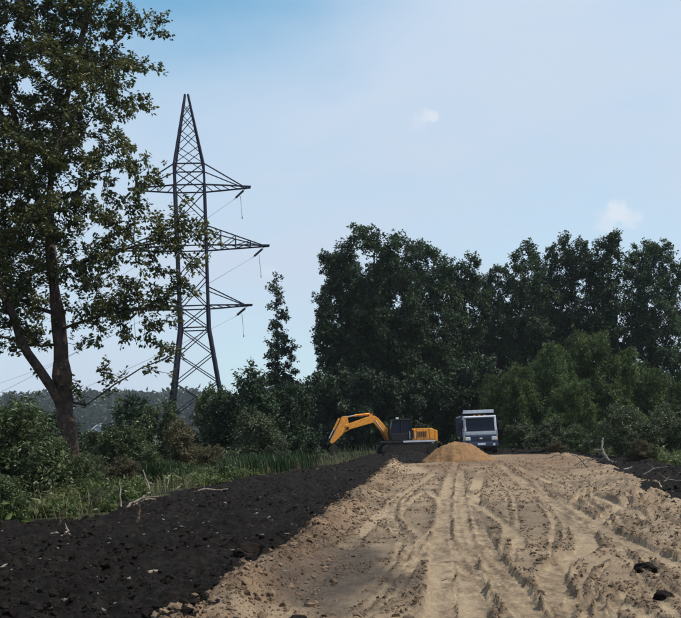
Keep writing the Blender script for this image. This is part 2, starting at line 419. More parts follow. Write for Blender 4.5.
def build_ground():
    rows = np.concatenate([np.linspace(-30, 3.5, 12), np.geomspace(4.8, 78, 680), np.geomspace(80, 3500, 46)])
    u = np.linspace(-1, 1, 810)
    ext = np.geomspace(1.03, 40, 16)
    u = np.concatenate([-ext[::-1], u, ext])
    hw = np.where(rows < 4.8, 5.1, .43 * np.abs(rows) + 3.1)
    X = (u[None, :] * hw[:, None]) + (.02 * rows)[:, None]
    Y = np.repeat(rows[:, None], len(u), 1)
    x, y = X.ravel(), Y.ravel()
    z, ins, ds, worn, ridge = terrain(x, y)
    sand, soil = zones(x, y)
    nr, nc = X.shape
    idx = np.arange(nr * nc).reshape(nr, nc)
    f = np.stack([idx[:-1, :-1], idx[:-1, 1:], idx[1:, 1:], idx[1:, :-1]], -1).reshape(-1, 4)
    cx = x[f].mean(1); cy = y[f].mean(1)
    fs, fo = zones(cx, cy)
    # wet and stained patches keep their own outline
    stain = ss(fbm(x * .42, y * .30, 4, 31), .02, .42)
    c = gnd(330, 566)[:2]
    stain = np.maximum(stain * .42 * (1 - .8 * worn), (1 - ss(np.hypot((x - c[0]) / 1.0, (y - c[1]) / 3.2) + .45 * fbm(x * 1.3, y * 1.0, 4, 32), .6, 1.15)))
    brown = ss(y + 6 * fbm(x * .3, y * .2, 3, 33), 24, 44) * (.45 + .55 * ss(fbm(x * .5, y * .3, 3, 34), -.3, .3))
    brown = np.maximum(brown, .95 * np.exp(-((x - ep(SAND_L, y) - .2) / .5) ** 2) * ss(fbm(x * 1.2, y * .9, 3, 36), -.5, .1))
    pc = gnd(408, 470)[:2]
    pale = 1 - ss(np.hypot((x - pc[0]) / 1.25, (y - pc[1]) / 7) + .4 * fbm(x * 1.1, y * .5, 3, 35), .55, .95)
    V = np.stack([x, y, z], 1)
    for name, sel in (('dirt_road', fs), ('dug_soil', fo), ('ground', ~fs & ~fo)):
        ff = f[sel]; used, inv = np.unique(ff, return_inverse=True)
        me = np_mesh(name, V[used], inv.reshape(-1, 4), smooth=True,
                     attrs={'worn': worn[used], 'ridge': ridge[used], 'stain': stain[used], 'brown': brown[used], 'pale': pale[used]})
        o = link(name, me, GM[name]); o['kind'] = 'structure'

def ground_mat(name):
    m = bpy.data.materials.new(name); m.use_nodes = True
    t = m.node_tree; b = t.nodes['Principled BSDF']; lk = t.links.new
    N = lambda ty: t.nodes.new(ty)
    tcn = N('ShaderNodeTexCoord')
    def noise(s, det=6, ro=.6):
        n = N('ShaderNodeTexNoise'); n.inputs['Scale'].default_value = s; n.inputs['Detail'].default_value = det; n.inputs['Roughness'].default_value = ro
        lk(tcn.outputs['Object'], n.inputs['Vector']); return n.outputs[0]
    def ramp(v, stops):
        r = N('ShaderNodeValToRGB')
        while len(r.color_ramp.elements) < len(stops): r.color_ramp.elements.new(.5)
        for e, (p, c) in zip(r.color_ramp.elements, stops): e.position = p; e.color = (*c, 1)
        lk(v, r.inputs[0]); return r.outputs[0]
    def mix(f, a, c):
        x = N('ShaderNodeMix'); x.data_type = 'RGBA'
        if isinstance(f, float): x.inputs[0].default_value = f
        else: lk(f, x.inputs[0])
        for s, v in ((6, a), (7, c)):
            if isinstance(v, tuple): x.inputs[s].default_value = (*v, 1)
            else: lk(v, x.inputs[s])
        return x.outputs[2]
    def attr(nm):
        a = N('ShaderNodeAttribute'); a.attribute_name = nm; return a.outputs['Fac']
    def mul(a, c):
        n = N('ShaderNodeMath'); n.operation = 'MULTIPLY'; n.use_clamp = True
        lk(a, n.inputs[0])
        if isinstance(c, float): n.inputs[1].default_value = c
        else: lk(c, n.inputs[1])
        return n.outputs[0]
    b.inputs['Specular IOR Level'].default_value = .15
    b.inputs['Roughness'].default_value = .95
    if name == 'dirt_road':
        base = ramp(noise(1.1), [(.30, (.15, .105, .068)), (.5, (.28, .205, .134)), (.70, (.38, .295, .2))])
        fine = ramp(noise(22, 8, .7), [(.33, (.12, .085, .058)), (.55, (.27, .2, .135)), (.75, (.38, .3, .21))])
        col = mix(.42, base, fine)
        col = mix(mul(attr('worn'), .78), col, ramp(noise(7), [(.3, (.27, .2, .13)), (.5, (.37, .285, .19)), (.7, (.45, .355, .24))]))
        col = mix(mul(attr('ridge'), .8), col, ramp(noise(13), [(.40, (.05, .036, .026)), (.66, (.24, .17, .112))]))  # rut rims: moist overturned sand, darkened further to stand in for relief shade
        col = mix(mul(attr('stain'), .85), col, ramp(noise(5), [(.3, (.022, .019, .018)), (.7, (.07, .06, .054))]))
        col = mix(mul(attr('brown'), .7), col, ramp(noise(4), [(.3, (.07, .043, .028)), (.5, (.15, .09, .055)), (.72, (.25, .165, .105))]))
        col = mix(mul(attr('pale'), .9), col, ramp(noise(6), [(.3, (.26, .19, .125)), (.7, (.36, .27, .19))]))
        col = mix(mul(ramp(noise(48, 4, .7), [(.34, (1, 1, 1)), (.44, (0, 0, 0))]), .5), col, (.09, .066, .046))
        bs, bd = 1.0, .05
    elif name == 'dug_soil':
        col = ramp(noise(5.5, 8, .7), [(.32, (.0032, .0025, .0023)), (.52, (.0105, .0082, .0072)), (.72, (.04, .031, .026))])
        col = mix(mul(ramp(noise(.7), [(.55, (0, 0, 0)), (.72, (1, 1, 1))]), .5), col, (.03, .0235, .02))
        bs, bd = 1.0, .14
    else:
        col = ramp(noise(.9, 8, .7), [(.3, (.018, .020, .010)), (.52, (.034, .04, .017)), (.75, (.06, .058, .03))])
        bs, bd = .8, .06
    lk(col, b.inputs['Base Color'])
    bu = N('ShaderNodeBump'); bu.inputs['Strength'].default_value = bs; bu.inputs['Distance'].default_value = bd
    lk(noise(16, 8, .68), bu.inputs['Height']); lk(bu.outputs[0], b.inputs['Normal'])
    return m
GM = {k: ground_mat(k) for k in ('dirt_road', 'dug_soil', 'ground')}
build_ground()

# ------------------------------------------------------------------ trees
def unit(v): return v / np.maximum(np.linalg.norm(v, axis=-1, keepdims=True), 1e-9)

def grow(attr_pts, nodes, parents, step, infl, kill, iters=160, up=.0, jit=.12, rng=None):
    """space colonisation: branches grow towards the points of the crown"""
    P = [np.array(p, float) for p in nodes]; par = list(parents)
    A = np.array(attr_pts, float)
    NP = np.array(P)
    D = np.linalg.norm(A[:, None] - NP[None], axis=2); near = D.argmin(1); dist = D.min(1)
    for it in range(iters):
        act = dist < infl
        if not act.any():
            if len(dist) == 0: break
            act = dist <= dist.min() + step
        idx = near[act]; d = unit(A[act] - NP[idx])
        acc = np.zeros((len(NP), 3)); np.add.at(acc, idx, d)
        src = np.unique(idx)
        dirs = unit(unit(acc[src]) + rng.normal(0, jit, (len(src), 3)) + np.array([0, 0, up]))
        new = NP[src] + dirs * step
        n0 = len(NP); NP = np.vstack([NP, new]); par += list(src)
        Dn = np.linalg.norm(A[:, None] - new[None], axis=2)
        j = Dn.argmin(1); m = Dn[np.arange(len(A)), j]; w = m < dist
        dist[w] = m[w]; near[w] = n0 + j[w]
        keep = dist > kill
        A, dist, near = A[keep], dist[keep], near[keep]
        if not len(A): break
        if len(NP) > 14000: break
    return NP, np.array(par)

def twigs(NP, par, rng, n, ln):
    """short side twigs on every thin end of the skeleton"""
    ch = np.bincount(par[par >= 0], minlength=len(NP))
    e = np.repeat(np.nonzero((par >= 0) & (ch <= 1))[0], n)
    d = unit(rng.normal(0, 1, (len(e), 3)) * [1, 1, .6] + unit(NP[e] - NP[par[e]]) * .5)
    new = NP[e] + d * (ln * rng.uniform(.4, 1.1, (len(e), 1)))
    return np.vstack([NP, new]), np.concatenate([par, e])

def radii(NP, par, tip=.012, ex=2.3, rmin_up=None):
    acc = np.zeros(len(NP)); nch = np.zeros(len(NP), int)
    for i in range(len(NP) - 1, -1, -1):
        if acc[i] == 0: acc[i] = tip ** ex
        if par[i] >= 0: acc[par[i]] += acc[i]; nch[par[i]] += 1
    return acc ** (1 / ex), nch

def tubes(NP, par, R, k):
    """one tapered tube per segment; a limb keeps its ring where it goes on from its parent"""
    n = len(NP); d = np.zeros((n, 3)); e = np.nonzero(par >= 0)[0]
    d[e] = unit(NP[e] - NP[par[e]])
    for i in np.nonzero(par < 0)[0]: d[i] = (0, 0, 1)
    big = {}
    for i in e:
        p = par[i]
        if p not in big or R[i] > R[big[p]]: big[p] = i
    cont = np.array([big[par[i]] == i for i in e])
    ref = np.array([.31, .95, .05])
    def ring(pos, dr, r):
        a = unit(np.cross(dr, ref)); b = np.cross(dr, a)
        th = np.arange(k) * 2 * math.pi / k
        return pos[:, None] + r[:, None, None] * (np.cos(th)[None, :, None] * a[:, None] + np.sin(th)[None, :, None] * b[:, None])
    top = ring(NP[e], d[e], R[e])
    pd = np.where(cont[:, None], d[par[e]], d[e]); pr = np.where(cont, R[par[e]], np.minimum(R[par[e]], R[e] * 1.25))
    bot = ring(NP[par[e]], pd, pr)
    m = len(e); V = np.concatenate([bot, top], 1).reshape(-1, 3)
    o = (np.arange(m) * 2 * k)[:, None]; i0 = np.arange(k)[None]; i1 = (np.arange(k)[None] + 1) % k
    F = np.stack([o + i0, o + i1, o + i1 + k, o + i0 + k], -1).reshape(-1, 4)
    return V, F

def branch_mesh(name, NP, par, R, cut=.0, kbig=9, ksmall=4, lim=.05):
    e = np.nonzero(par >= 0)[0]
    V, F = tubes(NP, par, R, kbig); FB = F.reshape(len(e), kbig, 4)[R[e] >= lim].reshape(-1, 4)
    V2, F2 = tubes(NP, par, R, ksmall); FS = F2.reshape(len(e), ksmall, 4)[(R[e] < lim) & (R[e] > cut)].reshape(-1, 4)
    Vs = np.vstack([V, V2]); Fs = np.vstack([FB, FS + len(V)])
    used, inv = np.unique(Fs, return_inverse=True)
    return np_mesh(name, Vs[used], inv.reshape(-1, 4), smooth=True)

def leaves(name, c, ln, wd, rng, droop=.3, flat=.5, dirs=None, fold=.18, tint=None):
    """one folded two-triangle blade for each leaf"""
    n = len(c)
    d = rng.normal(0, 1, (n, 3)) if dirs is None else dirs + rng.normal(0, .55, (n, 3))
    d = unit(d); d[:, 2] = d[:, 2] * (1 - flat * .5) - droop; d = unit(d)
    up = unit(rng.normal(0, .6, (n, 3)) + np.array([0, 0, 1.0]) * flat * 1.6)
    s = unit(np.cross(d, up)); nn = np.cross(s, d)
    L_ = (ln * rng.uniform(.65, 1.3, n))[:, None]; W_ = (wd * rng.uniform(.7, 1.25, n))[:, None]
    mid = c + d * L_ * .45 + nn * fold * W_
    V = np.stack([c, mid + s * W_ * .5, c + d * L_ - nn * .1 * L_, mid - s * W_ * .5], 1).reshape(-1, 3)
    o = np.arange(n)[:, None] * 4
    F = np.concatenate([o + [0, 1, 2], o + [0, 2, 3]], 1).reshape(-1, 3)
    tn = (rng.uniform(0, 1, n) if tint is None else tint)
    return np_mesh(name, V, F, tint=np.repeat(np.clip(tn, 0, 1), 2))

def twig_leaf_points(NP, par, R, n, rng, rmax, spread, clump=1):
    """leaf seats scattered along the thin twigs; clumped so that light falls between the tufts"""
    e = np.nonzero((par >= 0) & (R < rmax))[0]
    m = max(1, n // clump)
    i = rng.choice(e, m); t = rng.uniform(0, 1, m)[:, None]
    c = NP[par[i]] * (1 - t) + NP[i] * t + rng.normal(0, spread, (m, 3))
    d = unit(NP[i] - NP[par[i]])
    ct = rng.uniform(-.28, .34, m)  # tint shift per clump; lighter tufts stand in for sunlit patches
    if clump > 1:
        c = np.repeat(c, clump, 0) + rng.normal(0, spread * .55, (m * clump, 3)); d = np.repeat(d, clump, 0); ct = np.repeat(ct, clump)
    return c, d, np.clip(rng.beta(2, 2.6, len(c)) + ct, 0, 1)

def lobes(rng, specs, per):
    """points inside a set of ellipsoids (cx, cy, cz, rx, ry, rz), denser towards their skin"""
    out = []
    for (cx, cy, cz, rx, ry, rz) in specs:
        m = max(6, int(per * rx * ry * rz))
        v = unit(rng.normal(0, 1, (m, 3))) * (rng.uniform(.12, 1, (m, 1)) ** .45)
        out.append(v * [rx, ry, rz] + [cx, cy, cz])
    return np.vstack(out)

def forest_tree(seed, H=25., W=4.4, base=.22, nleaf=26000, kind='broad'):
    rng = np.random.default_rng(seed)
    sp = []
    nl = 44 if kind == 'broad' else 19
    for i in range(nl):
        t = (i + rng.uniform(0, 1)) / nl
        h = H * (base + (1 - base) * t) * .96
        if kind == 'broad':
            prof = W * (math.sin(math.pi * (.2 + .66 * t)) ** .8)
            r = rng.uniform(.15, .85) * prof; a = i * 2.4 + rng.uniform(-.6, .6); s = rng.uniform(.2, .4) * W * (1.05 - .4 * t)
            sp.append((r * math.cos(a), r * math.sin(a), h - .35 * s, s, s, s * rng.uniform(.45, .7)))
        else:
            prof = W * (1.08 - t) ** .65
            r = rng.uniform(.35, .8) * prof; a = i * 2.4 + rng.uniform(-.5, .5); s = max(.45, rng.uniform(.32, .5) * prof)
            sp.append((r * math.cos(a), r * math.sin(a), h, s, s, s * .62))
    A = lobes(rng, sp, 34 if kind == 'broad' else 40)
    n0 = int(H * base / .5) + 1
    lean = rng.normal(0, .012, 2)
    if kind == 'broad':
        nodes = [(lean[0] * i * .5, lean[1] * i * .5, .5 * i) for i in range(n0)]
    else:
        nodes = [(lean[0] * i * .5, lean[1] * i * .5, .5 * i) for i in range(int(H * .97 / .5))]
    NP, par = grow(A, nodes, range(-1, len(nodes) - 1), .42, 3.0, .62, 160, up=.03, jit=.2, rng=rng)
    NP, par = twigs(NP, par, rng, 2, .75)
    R, _ = radii(NP, par, .013, 2.25)
    if kind != 'broad': R = np.minimum(R, np.maximum(.02, .2 * (1 - NP[:, 2] / H) + .02))
    tm = branch_mesh('trunk', NP, par, R, cut=.02, kbig=7, ksmall=3, lim=.07)
    c, d, tn = twig_leaf_points(NP, par, R, nleaf, rng, .034, .22, clump=7)
    cm = leaves('crown', c, .32, .205, rng, droop=.25, flat=.6, dirs=d, tint=tn)
    return tm, cm

def bush_mesh(seed, H=4., W=2.6, nleaf=16000, llen=.16, lwid=.08, stems=7, droop=.2, clump=6, lob=16, step=.28, low=.1):
    rng = np.random.default_rng(seed)
    sp = []
    for i in range(lob):
        t = rng.uniform(low, 1) ** .8; a = rng.uniform(0, 2 * math.pi)
        r = W * rng.uniform(.1, .85) * math.sqrt(max(.05, 1 - (t * .93) ** 2)); s = rng.uniform(.22, .38) * W
        sp.append((r * math.cos(a), r * math.sin(a), max(s * .55, t * H - s * .6), s, s, min(s * .8, H * .3)))
    A = lobes(rng, sp, 900 / max(1., W * W * H))
    nodes, par = [(0, 0, -.1), (0, 0, .05)], [-1, 0]
    for i in range(stems):
        a = rng.uniform(0, 2 * math.pi); tl = rng.uniform(.1, .5); p = 1
        for j in range(3):
            nodes.append((math.cos(a) * tl * step * (j + 1), math.sin(a) * tl * step * (j + 1), .05 + step * .9 * (j + 1))); par.append(p); p = len(nodes) - 1
    NP, par = grow(A, nodes, par, step, step * 8, step * 1.4, 90, up=.1, rng=rng)
    NP, par = twigs(NP, par, rng, 1, step * 1.6)
    R, _ = radii(NP, par, .007, 2.4)
    tm = branch_mesh('stem', NP, par, R, cut=.008, kbig=6, ksmall=3, lim=.04)
    c, d, tn = twig_leaf_points(NP, par, R, nleaf, rng, .04, step * .42, clump=clump)
    c[:, 2] = np.maximum(c[:, 2], .03)
    cm = leaves('foliage', c, llen, lwid, rng, droop=droop, flat=.6, dirs=d, tint=tn)
    return tm, cm

def put_plant(name, meshes, px, depth, rz, scale, label, cat, leafm, barkm='bark_far', group=None, parts=('trunk', 'crown'), sx=1.0):
    x = gx(px, depth)
    r = empty(name, (x, depth, ground_z(x, depth) - .06), rz)
    r.scale = (scale * sx, scale * sx, scale)
    for i, key in ((0, barkm), (1, leafm)):
        me = meshes[i]
        if not me.materials: me.materials.append(M[key])
        f = link(parts[i], me, None, r)
        f.material_slots[0].link = 'OBJECT'; f.material_slots[0].material = M[key]
    f['kind'] = 'stuff'
    return tag(r, label, cat, group)

# --- the near tree on the left, trunk and limbs as they stand in the photograph
def near_tree():
    rng = np.random.default_rng(21)
    DT = 30.0
    b = np.array([gx(70, DT), DT, 0.]); b[2] = ground_z(b[0], DT) - .1
    def w(px, py, dy=0.0): return at(px, py, DT + dy) - b
    nodes, par = [], []
    def limb(pts, start=None):
        pts = [np.array(p, float) for p in pts]
        prev = start
        if start is None:
            nodes.append(pts[0]); par.append(-1); prev = 0; seq = pts[1:]; a = pts[0]
        else:
            a = nodes[start]; seq = pts
        idx = []
        for q in seq:
            n = max(1, int(np.linalg.norm(q - a) / .4))
            for j in range(1, n + 1):
                nodes.append(a + (q - a) * j / n + rng.normal(0, .02, 3)); par.append(prev); prev = len(nodes) - 1; idx.append(prev)
            a = q
        return idx
    def nearest(p): return int(np.argmin(np.linalg.norm(np.array(nodes) - p, axis=1)))
    limb([(0, 0, 0), w(69, 450), w(66, 415), w(62, 375), w(59, 330), w(54, 285), w(49, 235), w(50, 190), w(56, 150), w(66, 100), (w(80, 50)), w(90, 0), w(96, -60)])
    fork = limb([w(52, 388, -.3), w(40, 368, -.5), w(28, 352, -.6), w(20, 335, -.8), w(10, 310, -1.2), w(-8, 270, -1.6), w(-25, 220, -1.8)], nearest(w(66, 412)))
    limb([w(38, 200, .4), w(22, 150, .8), w(8, 90, 1.0), w(-5, 20, 1.2)], nearest(w(49, 230)))
    limb([w(72, 196, -.8), w(95, 175, -1.4), w(120, 165, -1.8), w(145, 160, -2)], nearest(w(50, 200)))
    limb([w(80, 262, -.9), w(105, 255, -1.4), w(135, 246, -1.7), w(165, 242, -1.8)], nearest(w(53, 278)))
    limb([w(84, 322, -.6), w(110, 312, -1.2), w(140, 310, -1.5)], nearest(w(59, 335)))
    limb([w(86, 405, .2), w(115, 384, .1), w(140, 369, 0), w(160, 360, 0), w(176, 353, 0)], nearest(w(64, 398)))
    lw = limb([w(168, 374, .1)], nearest(w(140, 369, 0)))
    limb([w(70, 150, 1.4), w(92, 118, 2.0), w(115, 95, 2.2)], nearest(w(52, 170)))
    limb([w(100, 60, .6), w(128, 30, 1.2), w(150, 15, 1.4)], nearest(w(70, 88)))
    limb([w(20, 300, 1.2), w(-12, 285, 2.0), w(-45, 260, 2.4)], nearest(w(57, 315)))
    limb([w(30, 345, 1.6), w(-5, 335, 3.0), w(-45, 330, 3.6)], nearest(w(60, 345)))
    sp = []
    def lo(px, py, dy, r, rz=.8): p = w(px, py, dy); sp.append((p[0], p[1], p[2], r, r * 1.15, r * rz))
    for q in ((25, 30, 0, 1.6), (70, 20, 1.2, 1.3), (100, 5, -.6, 1.1), (120, 22, .6, .9), (150, 10, .6, .6, .5), (55, 70, -1.4, 1.4), (95, 62, .8, 1.1), (118, 80, -1, 1.0),
              (140, 55, .3, .55), (162, 34, 1, .45, .6), (160, 72, .5, .5, .7), (10, 100, .6, 1.8), (55, 120, 1.6, 1.4), (88, 105, -1.4, 1.1), (125, 110, 1, .8), (150, 112, 0, .4),
              (20, 160, -.9, 1.7), (70, 165, -1.4, 1.2), (105, 150, .6, .9), (128, 158, -1.4, .7), (10, 215, .5, 1.7), (45, 215, -1.8, 1.2), (90, 195, -1.2, 1.1), (125, 190, -1.8, .9), (150, 182, -1.8, .6),
              (85, 235, -1.2, 1.1), (115, 222, -1.6, 1.0), (145, 225, -1.8, .9), (172, 222, -1.8, .9), (185, 245, -1.8, .7), (192, 275, -1.7, .55), (170, 250, -1.8, .7), (195, 226, -1.8, .55), (186, 205, -1.8, .55), (205, 238, -1.7, .35),
              (15, 260, -.8, 1.5), (25, 300, 1.2, 1.3), (85, 275, -1.0, 1.0), (115, 270, -1.6, 1.0), (150, 265, -1.7, .9), (180, 262, -1.7, .7), (200, 262, -1.7, .3),
              (90, 305, -.8, .9), (120, 318, -1.3, .8), (150, 305, -1.5, .8), (172, 318, -1.5, .5), (100, 338, -1, .6), (135, 338, -1.3, .5), (75, 350, .3, .6), (96, 366, .2, .45), (160, 340, -1.2, .35), (188, 300, -1.5, .35),
              (5, 330, -.8, 1.0), (110, 292, -1.5, .9), (138, 285, -1.6, .8), (165, 285, -1.6, .8), (178, 300, -1.6, .6), (95, 322, -.9, .7), (158, 322, -1.5, .6), (128, 300, -.6, .8), (-15, 300, -1.4, 1.4), (-20, 240, 1.5, 1.7), (30, 335, 1.5, .7), (120, 378, .1, .35, .6), (82, 388, .2, .4), (105, 392, .2, .35),
              (-30, 160, .5, 2.0), (-35, 80, .8, 2.0), (-20, 20, 0, 2.0), (20, -30, 0, 2.0), (80, -40, .5, 1.6), (50, -90, 0, 1.8), (110, -50, 0, 1.2), (-60, 300, 2.0, 1.5), (60, 45, 2.5, 1.3), (40, 140, 2.4, 1.5), (35, 250, 2.2, 1.3)):
        lo(*q)
    A = lobes(rng, sp, 36)
    NP, pr = grow(A, nodes, par, .27, 2.6, .42, 120, up=.05, jit=.2, rng=rng)
    NP, pr = twigs(NP, pr, rng, 1, .4)
    R, _ = radii(NP, pr, .0085, 2.2)
    hgt = np.clip(NP[:, 2] / 17, 0, 1)
    R = R * (.31 / R[0]) * (1 - .38 * ss(NP[:, 2], 2, 8)) * (1 + .12 * rng.normal(0, 1, len(NP)) * (R > .1))
    R[fork] = np.maximum(R[fork], np.linspace(.165, .08, len(fork)))
    R = np.maximum(R, .006)
    tr = branch_mesh('trunk', NP, pr, R, cut=.0, kbig=10, ksmall=4, lim=.05)
    c, d, tn = twig_leaf_points(NP, pr, R, 96000, rng, .022, .10, clump=7)
    cm = leaves('crown', c, .15, .088, rng, droop=.3, flat=.5, dirs=d, tint=tn)
    root = empty('broadleaf_tree', b)
    link('trunk', tr, M['bark'], root)
    f = link('crown', cm, M['leaf_near'], root); f['kind'] = 'stuff'
    tag(root, 'tall near tree with forked brown trunk, left of the pylon', 'tree', 'trees')
near_tree()

# --- tall trees behind the machines
TV = [forest_tree(100 + i, H=25., W=w_, base=b_, nleaf=nl) for i, (w_, b_, nl) in
      enumerate(((5.0, .15, 36000), (4.6, .18, 35000), (5.4, .16, 38000), (4.4, .28, 27000), (5.0, .2, 34000)))]
def tall(px, ytop, D, v, rz, label, sx=1.0, group='tall trees behind the clearing', leafm='leaf_forest', name='broadleaf_tree'):
    hz = 434 - (px - 340.5) * math.tan(ROLL)
    H = (hz - ytop) * D / FPX + CAM_H
    s = H / 23.8
    put_plant(name, TV[v], px, D, rz, s, label, 'tree', leafm, group=group, sx=sx)
front = [
    (342, 250, 97, 3, .4, .82, 'leftmost tall tree of the wood, loose dark crown left of the excavator boom'),
    (372, 222, 96, 2, 1.3, .95, 'tallest dark broad tree above the excavator boom'),
    (404, 231, 94, 0, 2.6, .9, 'dark tall tree right above the excavator cab'),
    (437, 240, 96, 4, .2, .9, 'dark tall tree between excavator and truck, sloping shoulder of the clump'),
    (470, 254, 99, 1, 3.3, .85, 'dark tall tree directly above the white truck'),
    (508, 262, 104, 2, 4.1, .8, 'lower dark tree just right of the truck, in the dip of the skyline'),
    (541, 240, 103, 0, 5.2, .85, 'tall tree with pointed top behind the left end of the light green willow'),
    (568, 248, 106, 4, 1.9, .8, 'tall tree with flat top behind the light green willow'),
    (590, 233, 104, 1, .9, .85, 'tall tree with ragged top under the small right hand cloud'),
    (624, 232, 102, 3, 2.2, .88, 'tall loose tree with sky showing between its limbs, right of the willow'),
    (652, 240, 105, 1, 3.9, .72, 'slim tall tree second from the right edge with bare lower trunk'),
    (674, 238, 100, 3, 5.5, .8, 'slim tall tree with thin straight trunk at the right edge'),
]
for (px, yt, D, v, rz, sx, lab) in front: tall(px, yt, D, v, rz, lab, sx)
SR = ['behind the leftmost tall tree of the wood', 'between the leftmost and the tallest tree', 'behind the tallest tree', 'between the two trees above the excavator cab and hood', 'in the gap left of the truck',
      'in the gap right above the truck', 'in the dip of the skyline right of the truck', 'between the two trees behind the willow', 'behind the ragged topped tree under the cloud']
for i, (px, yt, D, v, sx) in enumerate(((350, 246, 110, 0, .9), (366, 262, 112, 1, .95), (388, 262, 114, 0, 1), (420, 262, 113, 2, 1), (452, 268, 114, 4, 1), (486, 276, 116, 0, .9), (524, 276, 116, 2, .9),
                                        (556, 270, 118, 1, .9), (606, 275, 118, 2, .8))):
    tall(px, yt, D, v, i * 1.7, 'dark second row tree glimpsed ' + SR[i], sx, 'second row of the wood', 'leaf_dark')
for i, (px, yt, D, v, sx) in enumerate(((715, 240, 104, 0, .9),)):
    tall(px, yt, D, v, i * 2.1, 'tall tree whose crown is cut by the right edge', sx, 'wood beyond the right edge')

SL = forest_tree(211, H=21., W=2.5, base=.2, nleaf=8000, kind='slim')
put_plant('slender_tree', SL, 279, 98, .6, (436 - 264) * 98 / 900 / 21 + .08, 'slender dark tree with tufted narrow crown standing alone against the sky', 'tree', 'leaf_dark', group='slender trees')
put_plant('slender_tree', SL, 293, 100, 2.9, .62, 'short slender tree just right of the lone tall one', 'tree', 'leaf_dark', group='slender trees', sx=1.15)

# --- bushes
BV = [bush_mesh(300 + i, H=4., W=2.6, nleaf=14000, llen=.19, lwid=.09, lob=26) for i in range(3)]
BN = [bush_mesh(320 + i, H=3.2, W=2.0, nleaf=11500, llen=.165, lwid=.066, clump=3, droop=.3, step=.24, lob=26) for i in range(2)]
BW = [bush_mesh(340 + i, H=9., W=5.2, nleaf=30000, llen=.34, lwid=.11, clump=9, lob=26, step=.5, droop=.1) for i in range(2)]
BD = [bush_mesh(360 + i, H=7., W=4.0, nleaf=15000, llen=.34, lwid=.2, clump=8, lob=18, step=.5) for i in range(2)]
def bush(name, meshes, Hm, px, ytop, D, rz, label, leafm, sx=1.0, group=None, cat='bush', barkm='bark_far'):
    hz = 434 - (px - 340.5) * math.tan(ROLL)
    H = (hz - ytop) * D / FPX + CAM_H
    return put_plant(name, meshes, px, D, rz, H / Hm, label, cat, leafm, barkm, group, ('stem', 'foliage'), sx)
g1 = 'bushes on the left of the clearing'
bush('leafy_bush', BN[0], 3.2, 14, 396, 25, .3, 'near shiny leaved bush at the left edge in front of the forked trunk', 'leaf_shrub', 1.0, g1)
bush('leafy_bush', BN[1], 3.2, -32, 385, 26, 1.3, 'near leafy bush cut by the left edge', 'leaf_shrub', 1.1, g1)
bush('leafy_bush', BN[1], 3.2, 44, 425, 27, 2.9, 'low leafy bush at the foot of the forked trunk', 'leaf_shrub', .95, g1)
bush('leafy_bush', BV[0], 4., 112, 424, 40, .8, 'low green bush just right of the forked trunk', 'leaf_shrub', 1.1, g1)
bush('leafy_bush', BV[1], 4., 152, 402, 48, 2.2, 'green bush under the left pylon leg', 'leaf_shrub', 1.0, g1)
bush('dry_bush', BV[2], 4., 184, 420, 40, 4.0, 'brownish dry weedy bush below the pylon', 'leaf_brown', 1.0, g1)
bush('leafy_bush', BV[0], 4., 214, 386, 57, 5.0, 'rounded green bush at the foot of the right pylon leg', 'leaf_shrub', .72, g1)
bush('leafy_bush', BV[1], 4., 258, 364, 54, .3, 'big dark green bush, tallest between pylon and excavator', 'leaf_dark', .78, g1)
bush('leafy_bush', BV[2], 4., 285, 382, 55, 1.9, 'dark rounded bush on the right shoulder of the big bush', 'leaf_dark', .75, g1)
bush('leafy_bush', BV[0], 4., 232, 388, 55, 3.2, 'dark bush on the left shoulder of the big bush', 'leaf_dark', .8, g1)
bush('leafy_bush', BN[0], 3.2, 262, 409, 49, 2.0, 'grey green shiny bush in front of the big dark bush', 'leaf_gray', 1.1, g1)
bush('leafy_bush', BN[1], 3.2, 303, 436, 57, .2, 'low reedy bush left of the excavator bucket', 'leaf_gray', 1.2, g1)
bush('leafy_bush', BV[2], 4., 126, 397, 74, 1.0, 'bush farther back between the trunk and the pylon', 'leaf_dark', 1.2, g1)
bush('leafy_bush', BV[1], 4., 62, 412, 52, 4.4, 'bush hidden behind the forked trunk', 'leaf_dark', 1.3, g1)
bush('leafy_bush', BV[0], 4., 20, 405, 54, 2.4, 'dark bush behind the shiny leaved bush at the left edge', 'leaf_dark', 1.4, g1)
bush('weedy_bush', BN[0], 3.2, 92, 452, 35, 1.7, 'low tangled weedy bush right of the forked trunk foot', 'leaf_gray', 1.3, g1)
bush('dry_bush', BN[1], 3.2, 122, 455, 36, 3.0, 'low dry brown weeds behind the bent pale branch', 'leaf_brown', 1.5, g1)
bush('weedy_bush', BV[1], 4., 152, 448, 38, .5, 'low dull green weedy bush left of the brownish bush', 'leaf_shrub', 1.3, g1)
bush('dry_bush', BN[0], 3.2, 205, 446, 39, 5.2, 'low brown weeds right of the brownish bush, beside the tall grass', 'leaf_brown', 1.4, g1)
bush('weedy_bush', BN[1], 3.2, 62, 458, 29, 4.3, 'low bright leaved bush covering the foot of the forked trunk', 'leaf_shrub', 1.1, g1)
bush('weedy_bush', BN[0], 3.2, 6, 470, 20.5, 2.2, 'low leafy bush nearest the camera at the left edge of the dark soil', 'leaf_shrub', 1.3, g1)
bush('weedy_bush', BN[1], 3.2, 98, 484, 24.5, 5.0, 'small leafy bush at the soil edge left of the upright stick', 'leaf_gray', 1.5, g1)
bush('weedy_bush', BN[0], 3.2, 80, 452, 27.5, 3.6, 'leafy bush crowding the right side of the forked trunk foot', 'leaf_shrub', .9, g1)
bush('vine_column', SL, 20.5, 173, 374, 92, 2.4, 'narrow dark column of creeper round the left pylon leg', 'leaf_dark', .8, None, 'creeper')
